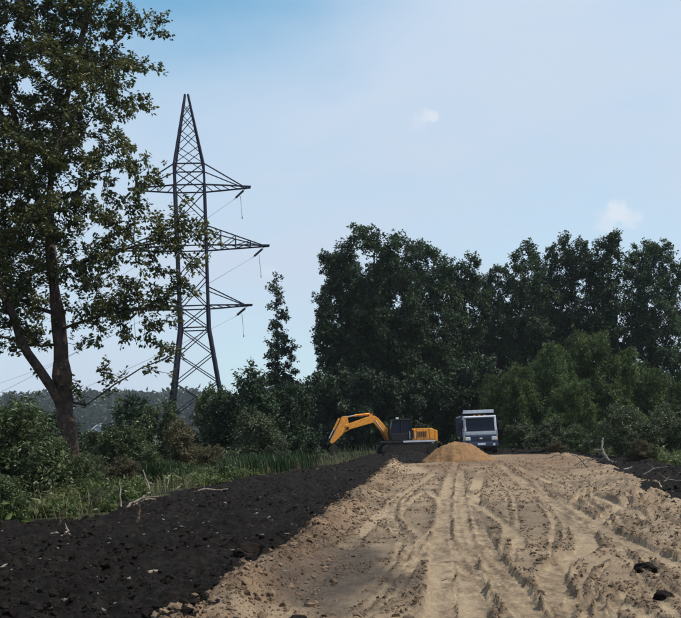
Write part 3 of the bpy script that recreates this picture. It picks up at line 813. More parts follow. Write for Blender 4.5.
UG = ['dark bush at the left end of the wood, above the excavator bucket', 'dark bush behind the elbow of the excavator boom', 'dark bush behind the bent middle of the excavator boom',
      'dark bush directly behind the excavator cab', 'dark bush behind the excavator engine hood', 'dark bush in the gap between excavator and truck', 'dark bush directly behind the truck cab',
      'dark bush peering over the right side of the truck', 'dark bush under the slim trees near the right edge', 'dark bush cut by the right edge under the wood', 'dark bush right of the willows, under the loose tree']
g2 = 'dark undergrowth along the edge of the wood'
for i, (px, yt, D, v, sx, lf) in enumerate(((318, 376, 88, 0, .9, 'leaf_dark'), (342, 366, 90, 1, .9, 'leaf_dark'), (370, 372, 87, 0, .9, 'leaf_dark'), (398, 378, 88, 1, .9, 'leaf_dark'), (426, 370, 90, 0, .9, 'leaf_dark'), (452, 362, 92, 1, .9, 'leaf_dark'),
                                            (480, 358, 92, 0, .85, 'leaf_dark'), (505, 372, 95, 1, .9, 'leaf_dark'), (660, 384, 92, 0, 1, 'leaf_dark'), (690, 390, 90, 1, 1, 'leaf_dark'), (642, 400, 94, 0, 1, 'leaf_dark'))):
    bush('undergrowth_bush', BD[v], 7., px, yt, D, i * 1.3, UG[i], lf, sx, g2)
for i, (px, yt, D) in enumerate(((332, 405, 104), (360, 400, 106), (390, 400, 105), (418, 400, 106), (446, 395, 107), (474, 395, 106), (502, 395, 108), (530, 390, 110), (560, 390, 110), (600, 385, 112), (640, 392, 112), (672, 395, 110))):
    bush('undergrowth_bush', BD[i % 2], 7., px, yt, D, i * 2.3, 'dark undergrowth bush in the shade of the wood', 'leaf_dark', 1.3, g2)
g3 = 'light green willows on the right'
bush('dry_bush', BN[1], 3.2, 556, 441, 54, 1.0, 'low heap of cut brush behind the far edge of the sand', 'leaf_brown', 1.6, g2)
bush('dry_bush', BN[0], 3.2, 640, 440, 42, 2.7, 'low brown brush on the dark soil right of the stump', 'leaf_brown', 1.5, g2)
bush('willow_bush', BW[0], 9., 592, 326, 82, .5, 'largest light green willow with rounded top, right of the truck', 'leaf_willow', .72, g3)
bush('willow_bush', BW[1], 9., 555, 342, 80, 2.0, 'light green willow on the left shoulder of the largest one', 'leaf_willow', .7, g3)
bush('willow_bush', BW[1], 9., 632, 345, 83, 3.6, 'light green willow on the right shoulder of the largest one', 'leaf_willow', .7, g3)
bush('willow_bush', BW[0], 9., 520, 362, 78, 4.6, 'light green willow bush nearest the truck', 'leaf_willow', .72, g3)
bush('willow_bush', BW[1], 9., 494, 372, 80, 1.2, 'yellow green willow bush half behind the truck', 'leaf_willow', .6, g3)
bush('willow_bush', BW[0], 9., 575, 378, 72, 5.4, 'low willow bush in front of the largest one', 'leaf_willow', .9, g3)
bush('willow_bush', BW[1], 9., 662, 366, 84, .2, 'low willow bush before the bare trunks at the right edge', 'leaf_willow', .8, g3)
g4 = 'low bushes behind the dug soil on the right'
bush('leafy_bush', BV[0], 4., 520, 424, 66, .7, 'low grey green bush just right of the truck', 'leaf_gray', 1.1, g4)
bush('leafy_bush', BV[1], 4., 548, 418, 62, 2.2, 'low dusty bush below the middle of the willows', 'leaf_gray', 1.2, g4)
bush('leafy_bush', BV[2], 4., 578, 424, 58, 3.1, 'low dark bush left of the pale broken stump', 'leaf_shrub', 1.3, g4)
bush('leafy_bush', BN[0], 3.2, 628, 405, 46, 1.1, 'broad shiny leaved bush behind the pale broken stump', 'leaf_gray', 1.05, g4)
bush('leafy_bush', BN[1], 3.2, 662, 404, 45, 4.1, 'broad shiny leaved bush at the right edge above the dark soil', 'leaf_gray', 1.05, g4)
bush('leafy_bush', BN[0], 3.2, 705, 404, 44, 2.4, 'leafy bush cut by the right edge', 'leaf_gray', 1.1, g4)
bush('leafy_bush', BV[1], 4., 604, 418, 55, .4, 'dark bush between the willow and the shiny leaved bush', 'leaf_shrub', 1.0, g4)

# ------------------------------------------------------------------ the far wood
def far_wood():
    """a low wooded ridge about 900 m off"""
    rng = np.random.default_rng(5)
    def rise(x, y): return 36 * np.exp(-((y - 960) / 130) ** 2) * (1 + .08 * fbm(x * .006, y * .006, 2, 55)) * ss(x, -1100, -800) * (1 - ss(x, 700, 1000))
    gxs = np.linspace(-1150, 1050, 90); gys = np.linspace(620, 1290, 40); X, Y = np.meshgrid(gxs, gys)
    Z = rise(X, Y) - .6; idx = np.arange(X.size).reshape(X.shape)
    f = np.stack([idx[:-1, :-1], idx[:-1, 1:], idx[1:, 1:], idx[1:, :-1]], -1).reshape(-1, 4)
    o = link('hill', np_mesh('hill', np.stack([X.ravel(), Y.ravel(), Z.ravel()], 1), f, smooth=True), GM['ground']); o['kind'] = 'structure'
    n, m = 620, 80
    x = rng.uniform(-720, 260, n); y = rng.uniform(800, 985, n); H = rng.uniform(17, 23, n); w_ = rng.uniform(4.5, 7.5, n); z = rise(x, y)
    v = unit(rng.normal(0, 1, (n, m, 3))) * rng.uniform(.55, 1, (n, m, 1)) ** .5
    P = np.stack([x[:, None] + v[..., 0] * w_[:, None], y[:, None] + v[..., 1] * w_[:, None], z[:, None] + H[:, None] * (.06 + .92 * (v[..., 2] + 1) / 2)], -1).reshape(-1, 3)
    me = leaves('far_wood', P, 5.0, 3.6, rng, droop=.2, flat=.4, tint=np.clip(rng.beta(2, 3, n * m) + np.repeat(rng.uniform(-.25, .25, n), m), 0, 1))
    o = link('far_wood', me, M['leaf_dark']); tag(o, 'bluish distant wood along the horizon behind the pylon', 'wood', kind='stuff')
far_wood()

# ------------------------------------------------------------------ distant house
def house():
    D = 230.
    x = gx(97, D); r = empty('house', (x, D, ground_z(x, D) - .2), rad(18), .8)
    bm = bmesh.new(); add_prism(bm, [(-3, 0), (3, 0), (3, 5.2), (0, 7.6), (-3, 5.2)], -4.5, 4.5); bm_obj('wall', bm, M['house_wall'], r)
    bm = bmesh.new()
    for s in (-1, 1):
        add_prism(bm, [(s * 3.5, 4.95), (s * 3.5, 5.15), (0, 7.98), (0, 7.75)], -4.9, 4.9)
    rf = bm_obj('roof', bm, M['house_roof'], r)
    box_obj('chimney', (1.2, 1, 7.6), (.6, .6, 1.6), M['house_wall'], rf)
    for (wx, wz) in ((-1.4, 1.5), (1.4, 1.5), (-1.3, 4.2), (1.3, 4.2)):
        w_ = box_obj('window', (wx, -4.53, wz), (1.1, .1, 1.3), M['white'], r)
        box_obj('pane', (wx, -4.59, wz), (.9, .05, 1.1), M['glass'], w_)
    tag(r, 'distant pale blue house with white roof glimpsed between trunk and bushes', 'house')
house()

# ------------------------------------------------------------------ pylon
def pylon():
    D = 95.
    x = gx(199, D)
    root = empty('lattice_pylon', (x, D, ground_z(x, D) - .1), rad(-4))
    root.rotation_euler = (0, rad(-1.3), rad(8))
    lv = [(0, 3.6), (4.2, 2.85), (7.7, 2.25), (10.7, 1.85), (13.4, 1.48), (15.7, 1.5), (18.9, 1.51), (22.15, 1.54), (25.5, 1.56), (28.75, 1.58), (31.1, 1.58)]
    hw = lambda z: float(np.interp(z, [a for a, _ in lv] + [39.4], [b for _, b in lv] + [.16]))
    def cor(z, i): s = hw(z); return Vector(((-1, 1, 1, -1)[i] * s, (-1, -1, 1, 1)[i] * s, z))
    def bar(bm, p, q, t):
        p, q = Vector(p), Vector(q); d = q - p
        m = Matrix.Translation((p + q) / 2) @ d.to_track_quat('Z', 'Y').to_matrix().to_4x4() @ Matrix.Diagonal((t, t, d.length, 1))
        bmesh.ops.create_cube(bm, size=1, matrix=m)
    st = M['steel']
    for i in range(4):
        bm = bmesh.new()
        for (a, _), (b, _) in zip(lv, lv[1:]): bar(bm, cor(a, i), cor(b, i), .32 if a < 14 else .25)
        bar(bm, cor(31.1, i), cor(39.4, i), .17)
        bm_obj('leg', bm, st, root)
        box_obj('footing', tuple(cor(0, i) + Vector((0, 0, .15))), (.9, .9, .5), M['mud'], root)
    zs = [a for a, _ in lv] + [33.2, 35.2, 36.9, 38.2]
    for i in range(4):
        j = (i + 1) % 4
        for a, b in zip(zs, zs[1:]):
            bm = bmesh.new(); t = .095 if a < 31 else .07
            bar(bm, cor(a, i), cor(b, j), t); bar(bm, cor(a, j), cor(b, i), t)
            bm_obj('cross_brace', bm, st, root)
        for z in (13.4, 15.7, 22.15, 28.75, 31.1):
            bm = bmesh.new(); bar(bm, cor(z, i), cor(z, j), .13); bm_obj('girt', bm, st, root)
    tips = []
    for (zb, zt, ln) in ((28.75, 31.1, 4.5), (22.15, 24.3, 6.3), (15.7, 17.7, 4.2)):
        for s in (-1, 1):
            bm = bmesh.new()
            h = hw(zb); tip = Vector((s * (h + ln), 0, zb + .05))
            ends = [tip + Vector((0, .28 * k, 0)) for k in (-1, 1)]
            for k, e in zip((-1, 1), ends):
                pb = Vector((s * h, k * h, zb)); pt = Vector((s * hw(zt), k * hw(zt), zt))
                bar(bm, pb, e + Vector((s * .5, 0, 0)), .15)
                bar(bm, pt, e + Vector((-s * .4, 0, .08)), .11)
                nseg = 4 if ln > 5 else 2
                if ln > 5:
                    for q in range(1, nseg):
                        t = q / nseg
                        lo_ = pb.lerp(e, t); up = pt.lerp(e, t)
                        bar(bm, lo_, up, .08); bar(bm, pb.lerp(e, (q - 1) / nseg), up, .08)
            n = 5
            for q in range(n):
                t0, t1 = q / n, (q + 1) / n
                bar(bm, Vector((s * h, -h, zb)).lerp(ends[0], t0), Vector((s * h, h, zb)).lerp(ends[1], t1), .07)
            bar(bm, ends[0], ends[1], .16)
            bm_obj('crossarm', bm, st, root)
            # tension string pulled towards the next span, and a slack jumper below the tip
            for dn, ln2 in (((-.62, .62, -.42), 2.1),):
                d = Vector(dn).normalized(); p0 = tip + Vector((0, 0, -.1))
                bm = bmesh.new(); add_cyl(bm, p0, p0 + d * .5, .03, n=6)
                for q in range(8): c_ = p0 + d * (.5 + q * .17); add_cyl(bm, c_, c_ + d * .1, .15, .07, n=8)
                add_cyl(bm, p0 + d * 1.8, p0 + d * ln2, .03, n=6)
                bm_obj('insulator_string', bm, M['insulator'], root)
                end = p0 + d * ln2
                tips.append((s, zb, end))
                bm = bmesh.new()
                mid = p0 + d * 1.0 + Vector((0, 0, -.3)); low = mid + Vector((.1, 0, -2.3))
                bar(bm, mid, low, .045); add_cyl(bm, low, low + Vector((0, 0, -.25)), .06, n=6)
                bm_obj('jumper', bm, M['cable'], root)
    tag(root, 'tall dark steel lattice pylon with three pairs of crossarms', 'pylon')
    bpy.context.view_layer.update()
    names = {28.75: 'upper', 22.15: 'middle', 15.7: 'lower'}
    for s, zb, e in tips:
        p = root.matrix_world @ e
        q = p + Vector((-150, 190, 1.5))
        nodes = [Vector(p).lerp(q, t) + Vector((0, 0, -9.5 * 4 * t * (1 - t))) for t in np.linspace(0, 1, 30)]
        NPn = np.array([list(v) for v in nodes]); V, F = tubes(NPn, np.arange(-1, 29), np.full(30, .022), 5)
        o = link('overhead_cable', np_mesh('overhead_cable', V, F, smooth=True), M['cable'])
        tag(o, f'thin overhead cable running off from the {names[zb]} {"right" if s > 0 else "left"} crossarm of the pylon', 'cable', 'overhead cables')
pylon()

# ------------------------------------------------------------------ excavator
def excavator():
    D = 63.
    x = gx(405, D)
    root = empty('excavator', (x, D, ground_z(x, D) - .02), rad(180 + 9))
    Y_, DK, MD = M['yellow'], M['dark'], M['mud']
    # the operator faces +x, camera side is +y after the half turn
    for s in (-1, 1):
        bm = bmesh.new()
        prof = []
        for k in range(9): a = math.pi / 2 + math.pi * k / 8; prof.append((-1.55 + .42 * math.cos(a), .42 + .42 * math.sin(a)))
        for k in range(9): a = -math.pi / 2 + math.pi * k / 8; prof.append((1.55 + .42 * math.cos(a), .42 + .42 * math.sin(a)))
        add_prism(bm, prof, s * 1.05 - .26, s * 1.05 + .26, .03)
        tr = bm_obj('track', bm, MD, root)
        for k in range(22):
            xx = -1.55 + 3.1 * k / 21
            for zz in (.86, -.0):
                if zz > .5: box_obj('track_pad', (xx, s * 1.05, zz), (.11, .56, .045), MD, tr)
        for k in range(6): cyl_obj('roller', (-1.4 + .56 * k, s * 1.05 - .28, .2), (-1.4 + .56 * k, s * 1.05 + .28, .2), .11, DK, tr)
        for xx in (-1.55, 1.55): cyl_obj('sprocket', (xx, s * 1.05 - .29, .42), (xx, s * 1.05 + .29, .42), .29, DK, tr, n=18)
    box_obj('undercarriage', (0, 0, .55), (1.9, 1.6, .4), MD, root, bevel=.05)
    cyl_obj('turntable', (0, 0, .72), (0, 0, .92), .62, DK, root, n=20)
    box_obj('deck', (-.15, 0, 1.0), (3.55, 2.4, .15), DK, root, bevel=.03)
    box_obj('side_rail', (-.72, 1.23, 1.0), (2.35, .07, .13), M['white'], root, bevel=.02)
    bm = bmesh.new(); add_prism(bm, [(-1.9, 1.085), (-.35, 1.085), (-.35, 1.85), (-.55, 1.92), (-1.7, 1.92), (-1.9, 1.8)], -1.2, 1.2, .05); hd = bm_obj('engine_hood', bm, Y_, root)
    for k in range(5): box_obj('vent_slat', (-.95 + .13 * k - .25, 1.212, 1.5), (.06, .03, .38), DK, hd)
    box_obj('vent_panel', (-.95, 1.203, 1.5), (.8, .016, .46), M['ochre'], hd)
    bm = bmesh.new(); add_prism(bm, [(-2.12, .95), (-1.905, .95), (-1.905, 1.75), (-2.0, 1.8), (-2.12, 1.7)], -1.2, 1.2, .04); bm_obj('counterweight', bm, Y_, root)
    for (xx, zz, w2, h2) in ((-.55, 1.5, .025, .72), (-1.5, 1.5, .025, .72)): box_obj('panel_seam', (xx, 1.206, zz), (w2, .016, h2), DK, hd)
    box_obj('lower_panel', (-1.0, 1.204, 1.17), (1.5, .014, .12), M['ochre'], hd)
    for xx in (-.5, -1.6): cyl_obj('grab_rail', (xx, 1.1, 1.93), (xx, 1.1, 2.12), .02, DK, hd, n=6)
    cyl_obj('grab_rail', (-.5, 1.1, 2.12), (-1.6, 1.1, 2.12), .02, DK, hd, n=6)
    cyl_obj('exhaust_pipe', (-1.3, -.5, 1.9), (-1.3, -.5, 2.35), .06, DK, root)
    # cab on the camera side
    cab = empty('cab', (0, 0, 0)); cab.parent = root
    c0 = [(-.2, 1.09), (1.25, 1.09), (1.38, 1.75), (1.1, 2.72), (-.15, 2.76), (-.25, 1.6)]
    bm = bmesh.new(); add_prism(bm, [(-.2, 1.085), (1.25, 1.085), (1.36, 1.62), (-.24, 1.62)], .3, 1.18, .03); bm_obj('cab_body', bm, DK, cab)
    bm = bmesh.new(); add_prism(bm, [(-.22, 1.625), (1.33, 1.625), (1.12, 2.5), (-.16, 2.5)], .36, 1.12); bm_obj('cab_glass', bm, M['glass'], cab)
    bm = bmesh.new(); add_prism(bm, [(-.24, 2.505), (1.2, 2.505), (1.1, 2.62), (-.16, 2.63)], .28, 1.2, .03); bm_obj('cab_roof', bm, DK, cab)
    for (p, q) in (((1.34, 1.62), (1.13, 2.54)), ((.55, 1.62), (.5, 2.54)), ((-.23, 1.62), (-.17, 2.54))):
        for yy in (.34, 1.14):
            cyl_obj('pillar', (p[0], yy, p[1]), (q[0], yy, q[1]), .045, DK, cab, n=6)
    cyl_obj('handrail', (-.05, 1.22, 1.2), (-.05, 1.22, 1.75), .025, M['white'], cab, n=6)
    cyl_obj('handrail', (-.42, 1.22, 1.2), (-.42, 1.22, 1.6), .025, M['white'], cab, n=6)
    box_obj('work_light', (.75, .9, 2.69), (.2, .16, .12), M['lamp'], cab, bevel=.02)
    # boom, stick and bucket along the middle
    bm = bmesh.new(); add_prism(bm, [(.75, 1.25), (1.15, 1.1), (1.75, 1.75), (2.36, 2.44), (4.25, 1.98), (4.42, 2.05), (4.4, 2.35), (2.75, 2.88), (2.3, 2.95), (2.0, 2.78)], -.22, .22, .025); boom = bm_obj('boom', bm, Y_, root)
    for s in (-1, 1):
        b = cyl_obj('boom_cylinder', (1.35, s * .34, 1.15), (1.75, s * .34, 1.85), .085, M['ochre'], root)
        cyl_obj('piston_rod', (1.75, s * .34, 1.85), (2.25, s * .34, 2.6), .05, M['chrome'], b)
    cyl_obj('pivot_pin', (4.28, -.3, 2.12), (4.28, .3, 2.12), .1, DK, boom)
    b = cyl_obj('stick_cylinder', (2.55, 0, 3.08), (3.7, 0, 3.0), .085, Y_, root)
    cyl_obj('piston_rod', (3.7, 0, 3.0), (4.4, 0, 2.9), .05, M['chrome'], b)
    box_obj('lug', (2.5, 0, 2.98), (.22, .2, .22), Y_, b)
    bm = bmesh.new(); add_prism(bm, [(4.28, 3.0), (4.62, 2.95), (4.78, 2.6), (5.58, 1.15), (5.42, 1.0), (4.5, 1.8), (4.15, 1.95), (4.12, 2.3)], -.18, .18, .025); stick = bm_obj('stick', bm, Y_, root)
    b = cyl_obj('bucket_cylinder', (4.82, 0, 2.85), (5.25, 0, 2.05), .075, Y_, root)
    cyl_obj('piston_rod', (5.25, 0, 2.05), (5.6, 0, 1.42), .045, M['chrome'], b)
    for s in (-1, 1): cyl_obj('bucket_link', (5.6, s * .22, 1.42), (5.72, s * .22, .95), .05, DK, root, n=6)
    bm = bmesh.new()
    outl = [(5.85, 1.08), (5.4, 1.08), (5.05, .82), (4.98, .5), (5.15, .28), (5.45, .18)]
    inn = [(5.45, .22), (5.2, .33), (5.05, .52), (5.11, .78), (5.42, 1.0), (5.82, 1.0)]
    add_prism(bm, outl + inn, -.45, .45)
    for s in (-1, 1): add_prism(bm, outl[1:] + [(5.75, .7)], s * .46 - .02, s * .46 + .02)
    bk = bm_obj('bucket', bm, MD, root)
    for k in range(5): box_obj('tooth', (5.52, -.4 + .2 * k, .15), (.2, .08, .06), M['chrome'], bk, Matrix.Rotation(rad(20), 3, 'Y'))
    for s in (-1, 1):
        b = cyl_obj('hydraulic_hose', (2.3, s * .12, 3.0), (1.4, s * .12, 2.0), .03, DK, root, n=6)
    root.scale = (.95, .95, .95)
    tag(root, 'yellow orange tracked excavator with bent boom lowered to the left', 'excavator')
excavator()

# ------------------------------------------------------------------ truck
def truck():
    D = 61.5
    x = gx(480.5, D)
    root = empty('dump_truck', (x, D, ground_z(x, D) - .02), rad(-4.0))
    WH, BL, DK, G = M['white'], M['blue'], M['dark'], M['glass']
    # front faces -y
    bm = bmesh.new()
    pf = [(0.0, 1.1), (0.0, 1.46), (.2, 2.38), (.34, 2.5), (1.75, 2.52), (1.8, 2.3), (1.8, .75), (.05, .75)]
    a = [bm.verts.new((-1.1, y, z)) for y, z in pf]; b = [bm.verts.new((1.1, y, z)) for y, z in pf]
    fs = [bm.faces.new(a), bm.faces.new(b[::-1])]
    for i in range(len(pf)): fs.append(bm.faces.new((a[i], b[i], b[(i + 1) % len(pf)], a[(i + 1) % len(pf)])))
    bmesh.ops.recalc_face_normals(bm, faces=fs)
    bmesh.ops.bevel(bm, geom=list(bm.edges), offset=.05, segments=3, affect='EDGES', profile=.6)
    cab = bm_obj('cab', bm, WH, root)
    rt = Matrix.Rotation(rad(-12.3), 3, 'X')
    ws = box_obj('windscreen', (0, .085, 1.89), (1.92, .03, .86), G, root, rt, .01)
    box_obj('pillar', (-1.0, .083, 1.91), (.1, .05, .86), WH, ws, rt, .01); box_obj('pillar', (1.0, .083, 1.91), (.1, .05, .86), WH, ws, rt, .01)
    for wx in (-.45, .3):
        box_obj('wiper', (wx, .01, 1.72), (.04, .02, .42), DK, ws, rt @ Matrix.Rotation(rad(35), 3, 'Y'))
    box_obj('sun_visor', (0, .1, 2.43), (2.1, .3, .06), WH, root, Matrix.Rotation(rad(14), 3, 'X'), .02)
    box_obj('front_panel', (0, -.02, 1.31), (2.06, .05, .2), WH, root, None, .02)
    box_obj('grille', (0, -.02, .96), (2.1, .06, .46), BL, root, None, .02)
    for k in range(4): box_obj('grille_bar', (0, -.056, .82 + .08 * k), (1.3, .02, .025), DK, root)
    box_obj('emblem', (0, -.075, .97), (.2, .02, .12), M['chrome'], root, None, .02)
    bp = box_obj('bumper', (0, -.06, .57), (2.28, .22, .3), BL, root, None, .05)
    box_obj('number_plate', (.02, -.178, .6), (.52, .015, .13), M['plate'], bp)
    for s in (-1, 1):
        bm = bmesh.new(); add_box(bm, (s * .88, -.06, .96), (.34, .08, .24), None, .04); hl = bm_obj('headlight', bm, M['lamp'], root)
        box_obj('indicator', (s * 1.075, -.04, .97), (.06, .08, .2), M['amber'], hl, None, .01)
        cyl_obj('fog_light', (s * .85, -.18, .56), (s * .85, -.165, .56), .09, M['lamp'], bp)
        # mirrors on stalks
        mr = box_obj('mirror', (s * 1.34, .12, 1.8), (.2, .1, .56), DK, root, None, .03)
        cyl_obj('mirror_arm', (s * 1.08, .2, 2.2), (s * 1.34, .14, 2.05), .02, DK, mr, n=6)
        cyl_obj('mirror_arm', (s * 1.08, .2, 1.5), (s * 1.34, .14, 1.52), .02, DK, mr, n=6)
        d = box_obj('door', (s * 1.108, .95, 1.55), (.03, 1.15, 1.5), WH, root, None, .01)
        box_obj('side_window', (s * 1.124, .9, 1.95), (.015, .9, .6), G, d)
        box_obj('handle', (s * 1.135, 1.35, 1.45), (.03, .16, .04), DK, d)
        box_obj('fender', (s * 1.0, .85, .78), (.38, 1.3, .08), BL, root, None, .03)
        for (yy, w2) in ((.85, .3), (4.6, .5), (5.8, .5)):
            w_ = cyl_obj('wheel', (s * (1.08 - w2), yy, .5), (s * 1.08, yy, .5), .5, M['tyre'], root, n=24)
            cyl_obj('rim', (s * 1.0, yy, .5), (s * 1.092, yy, .5), .26, M['white'], w_, n=16)
    for k in range(3): box_obj('marker_lamp', (-.35 + .35 * k, .3, 2.53), (.12, .06, .05), M['amber'], root, None, .01)
    box_obj('step', (0, -.06, .38), (1.5, .16, .06), DK, root, None, .01)
    for s in (-1, 1): box_obj('corner_deflector', (s * 1.1, .03, 1.2), (.05, .12, .75), WH, root, None, .015)
    box_obj('chassis', (0, 3.4, .75), (.9, 6.2, .24), DK, root)
    cyl_obj('axle', (-.8, .85, .5), (.8, .85, .5), .09, DK, root)
    # dump body with a guard reaching over the cab
    bm = bmesh.new()
    add_box(bm, (0, 4.35, 1.12), (2.4, 4.6, .14)); add_box(bm, (-1.2, 4.35, 1.8), (.08, 4.6, 1.3)); add_box(bm, (1.2, 4.35, 1.8), (.08, 4.6, 1.3))
    add_box(bm, (0, 2.08, 1.86), (2.36, .08, 1.45)); add_box(bm, (0, 6.62, 1.75), (2.36, .08, 1.1))
    db = bm_obj('dump_body', bm, BL, root)
    for s in (-1, 1): box_obj('top_rail', (s * 1.2, 4.35, 2.49), (.14, 4.6, .09), WH, db, None, .01)
    for k in range(5):
        for s in (-1, 1): box_obj('body_rib', (s * 1.27, 2.4 + k * .98, 1.78), (.07, .1, 1.2), BL, db)
    box_obj('cab_guard', (0, 1.6, 2.74), (2.1, 1.1, .09), WH, db, None, .02)
    box_obj('guard_front', (0, 1.02, 2.8), (2.1, .07, .22), WH, db, None, .02)
    tag(root, 'white and dark blue dump truck facing the camera behind the sand heap', 'truck')
truck()

# ------------------------------------------------------------------ sand heap
def heap():
    D = 50.
    c = np.array([gx(455, D), D]); n = 90
    u = np.linspace(-1, 1, n); X, Y = np.meshgrid(u * 2.9, u * 2.6)
    x = X.ravel(); y = Y.ravel()
    r = np.hypot((x + .05) / 2.0, y / 1.9) + .13 * fbm(x * .9, y * .9, 3, 60)
    h = 1.36 * np.clip(1 - r, 0, 1) ** .95 * (1 - .16 * np.exp(-(r / .22) ** 2)) + .16 * np.clip(1 - np.hypot((x - 1.2) / 1.1, (y + .3) / 1.2), 0, 1)
    h = h + (h > .02) * (.09 * fbm(x * 2.2, y * 2.2, 5, 61, .6) + .035 * fbm(x * 9, y * 9, 2, 62))
    gz = terrain(x + c[0], y + c[1])[0]
    z = gz - .12 + h + .1 * (h > .02)
    idx = np.arange(n * n).reshape(n, n)
    f = np.stack([idx[:-1, :-1], idx[:-1, 1:], idx[1:, 1:], idx[1:, :-1]], -1).reshape(-1, 4)
    me = np_mesh('sand_heap', np.stack([x, y, z], 1), f, smooth=True)
    o = link('sand_heap', me, M['heap'], loc=(c[0], c[1], 0)); tag(o, 'heap of tipped orange brown sand in front of the truck', 'sand heap')
heap()

# ------------------------------------------------------------------ clods, chips, grass
ico = bmesh.new(); bmesh.ops.create_icosphere(ico, subdivisions=1, radius=1.0)
ICOV = np.array([v.co[:] for v in ico.verts]); ICOF = np.array([[v.index for v in f.verts] for f in ico.faces]); ico.free()
OCT_V = np.array([(1, 0, 0), (-1, 0, 0), (0, 1, 0), (0, -1, 0), (0, 0, 1), (0, 0, -1.0)])
OCT_F = np.array([(0, 2, 4), (2, 1, 4), (1, 3, 4), (3, 0, 4), (2, 0, 5), (1, 2, 5), (3, 1, 5), (0, 3, 5)])
def lumps(name, x, y, size, material, label, rng, flat=.6, long=1.0, cat='clods', sink=.25, small=False):
    ICO_V, ICO_F = (OCT_V, OCT_F) if small else (ICOV, ICOF)
    n = len(x); z = terrain(x, y)[0]
    k = len(ICO_V)
    v = (ICO_V[None] + rng.normal(0, .16, (n, k, 3))) * rng.uniform(.75, 1.2, (n, k, 1)) * (size[:, None, None])
    v = v * np.stack([rng.uniform(.7, 1.2, n) * long, rng.uniform(.6, 1.1, n), rng.uniform(.7, 1.1, n) * flat], 1)[:, None]
    a = rng.uniform(0, 2 * math.pi, n); ca, sa = np.cos(a)[:, None], np.sin(a)[:, None]
    vx = v[..., 0] * ca - v[..., 1] * sa; vy = v[..., 0] * sa + v[..., 1] * ca
    til = rng.normal(0, .3, n)[:, None]
    V = np.stack([vx + x[:, None], vy + y[:, None], v[..., 2] + til * v[..., 0] + (z + size * flat * (.5 - sink))[:, None]], -1).reshape(-1, 3)
    F = (ICO_F[None] + (np.arange(n) * k)[:, None, None]).reshape(-1, 3)
    o = link(name, np_mesh(name, V, F), material); tag(o, label, cat, kind='stuff')
rng = np.random.default_rng(77)
def scatter(n, ylo, yhi, pw=1.0):
    y = ylo * (yhi / ylo) ** (rng.uniform(0, 1, n) ** pw); x = rng.uniform(-1, 1, n) * (.45 * y + 1.5)
    return x, y
x, y = scatter(60000, 6, 72); sd, so = zones(x, y)
k = so & (fbm(x * .8, y * .6, 4, 70) + rng.normal(0, .12, len(x)) > .02)
lumps('soil_clods', x[k], y[k], np.clip(rng.lognormal(-4.3, .65, k.sum()), .007, .06) * (1 + y[k] / 60), M['clod_dark'], 'dark crumbly clods strewn over the dug soil', rng, .75)
x, y = scatter(6500, 6, 60); sd, so = zones(x, y); k = so & (fbm(x * .9, y * .9, 3, 71) > .0)
lumps('wood_chips', x[k], y[k], np.clip(rng.lognormal(-4.5, .5, k.sum()), .005, .03) * (1 + y[k] / 45), M['chip'], 'pale bits of root and wood strewn over the dark soil', rng, .55, 1.9, 'chips')
yb = 6 * (48 / 6) ** rng.uniform(0, 1, 8000); xb = ep(SAND_L, yb) + np.maximum(rng.normal(.25, .4, 8000), -.12 + rng.normal(0, .1, 8000))
x, y = scatter(30000, 6, 58); sd, so = zones(x, y)
T = terrain(x, y); k = sd & (T[3] < .25) & ((fbm(x * .8, y * .6, 3, 72) > .18) | (T[4] > .45))
x = np.concatenate([xb, x[k]]); y = np.concatenate([yb, y[k]])
lumps('sand_clods', x, y, np.clip(rng.lognormal(-4.7, .7, len(x)), .005, .045) * (1 + y / 60), M['clod_sand'], 'crumbly clods of sand along the berm and the rut edges', rng, .7)

x, y = scatter(70000, 6.5, 50); sd, so = zones(x, y)
T = terrain(x, y); k = sd & ((T[4] > .4) | (fbm(x * .8, y * .6, 4, 8) > .12)) & (T[3] < .4)
lumps('sand_crumbs', x[k], y[k], np.clip(rng.lognormal(-4.7, .45, k.sum()), .005, .022) * (1 + y[k] / 25), M['crumb'], 'small brown crumbs of earth scattered over the sand', rng, .8, small=True)

def blades(name, x, y, h, material, label, rng, wid=.012, bend=.5, cat='grass'):
    n = len(x); z = terrain(x, y)[0] - .02
    a = rng.uniform(0, 2 * math.pi, n); b = rng.uniform(.1, 1, n) * bend
    d = np.stack([np.cos(a), np.sin(a), 0 * a], 1); s = np.stack([-np.sin(a), np.cos(a), 0 * a], 1)
    p0 = np.stack([x, y, z], 1); hh = h[:, None]; w = (wid * (.6 + h))[:, None]; up = np.array([0, 0, 1.0])
    p1 = p0 + up * hh * .55 + d * hh * (b * .25)[:, None]; p2 = p0 + up * hh * (1 - .35 * b)[:, None] + d * hh * b[:, None]
    V = np.stack([p0 - s * w, p0 + s * w, p1 + s * w * .8, p1 - s * w * .8, p2], 1).reshape(-1, 3)
    o = np.arange(n)[:, None] * 5
    F = np.concatenate([o + [0, 1, 2], o + [0, 2, 3], o + [3, 2, 4]], 1).reshape(-1, 3)
    ob = link(name, np_mesh(name, V, F, tint=np.repeat(np.clip(rng.beta(2, 3, n), 0, 1), 3)), material); tag(ob, label, cat, kind='stuff')
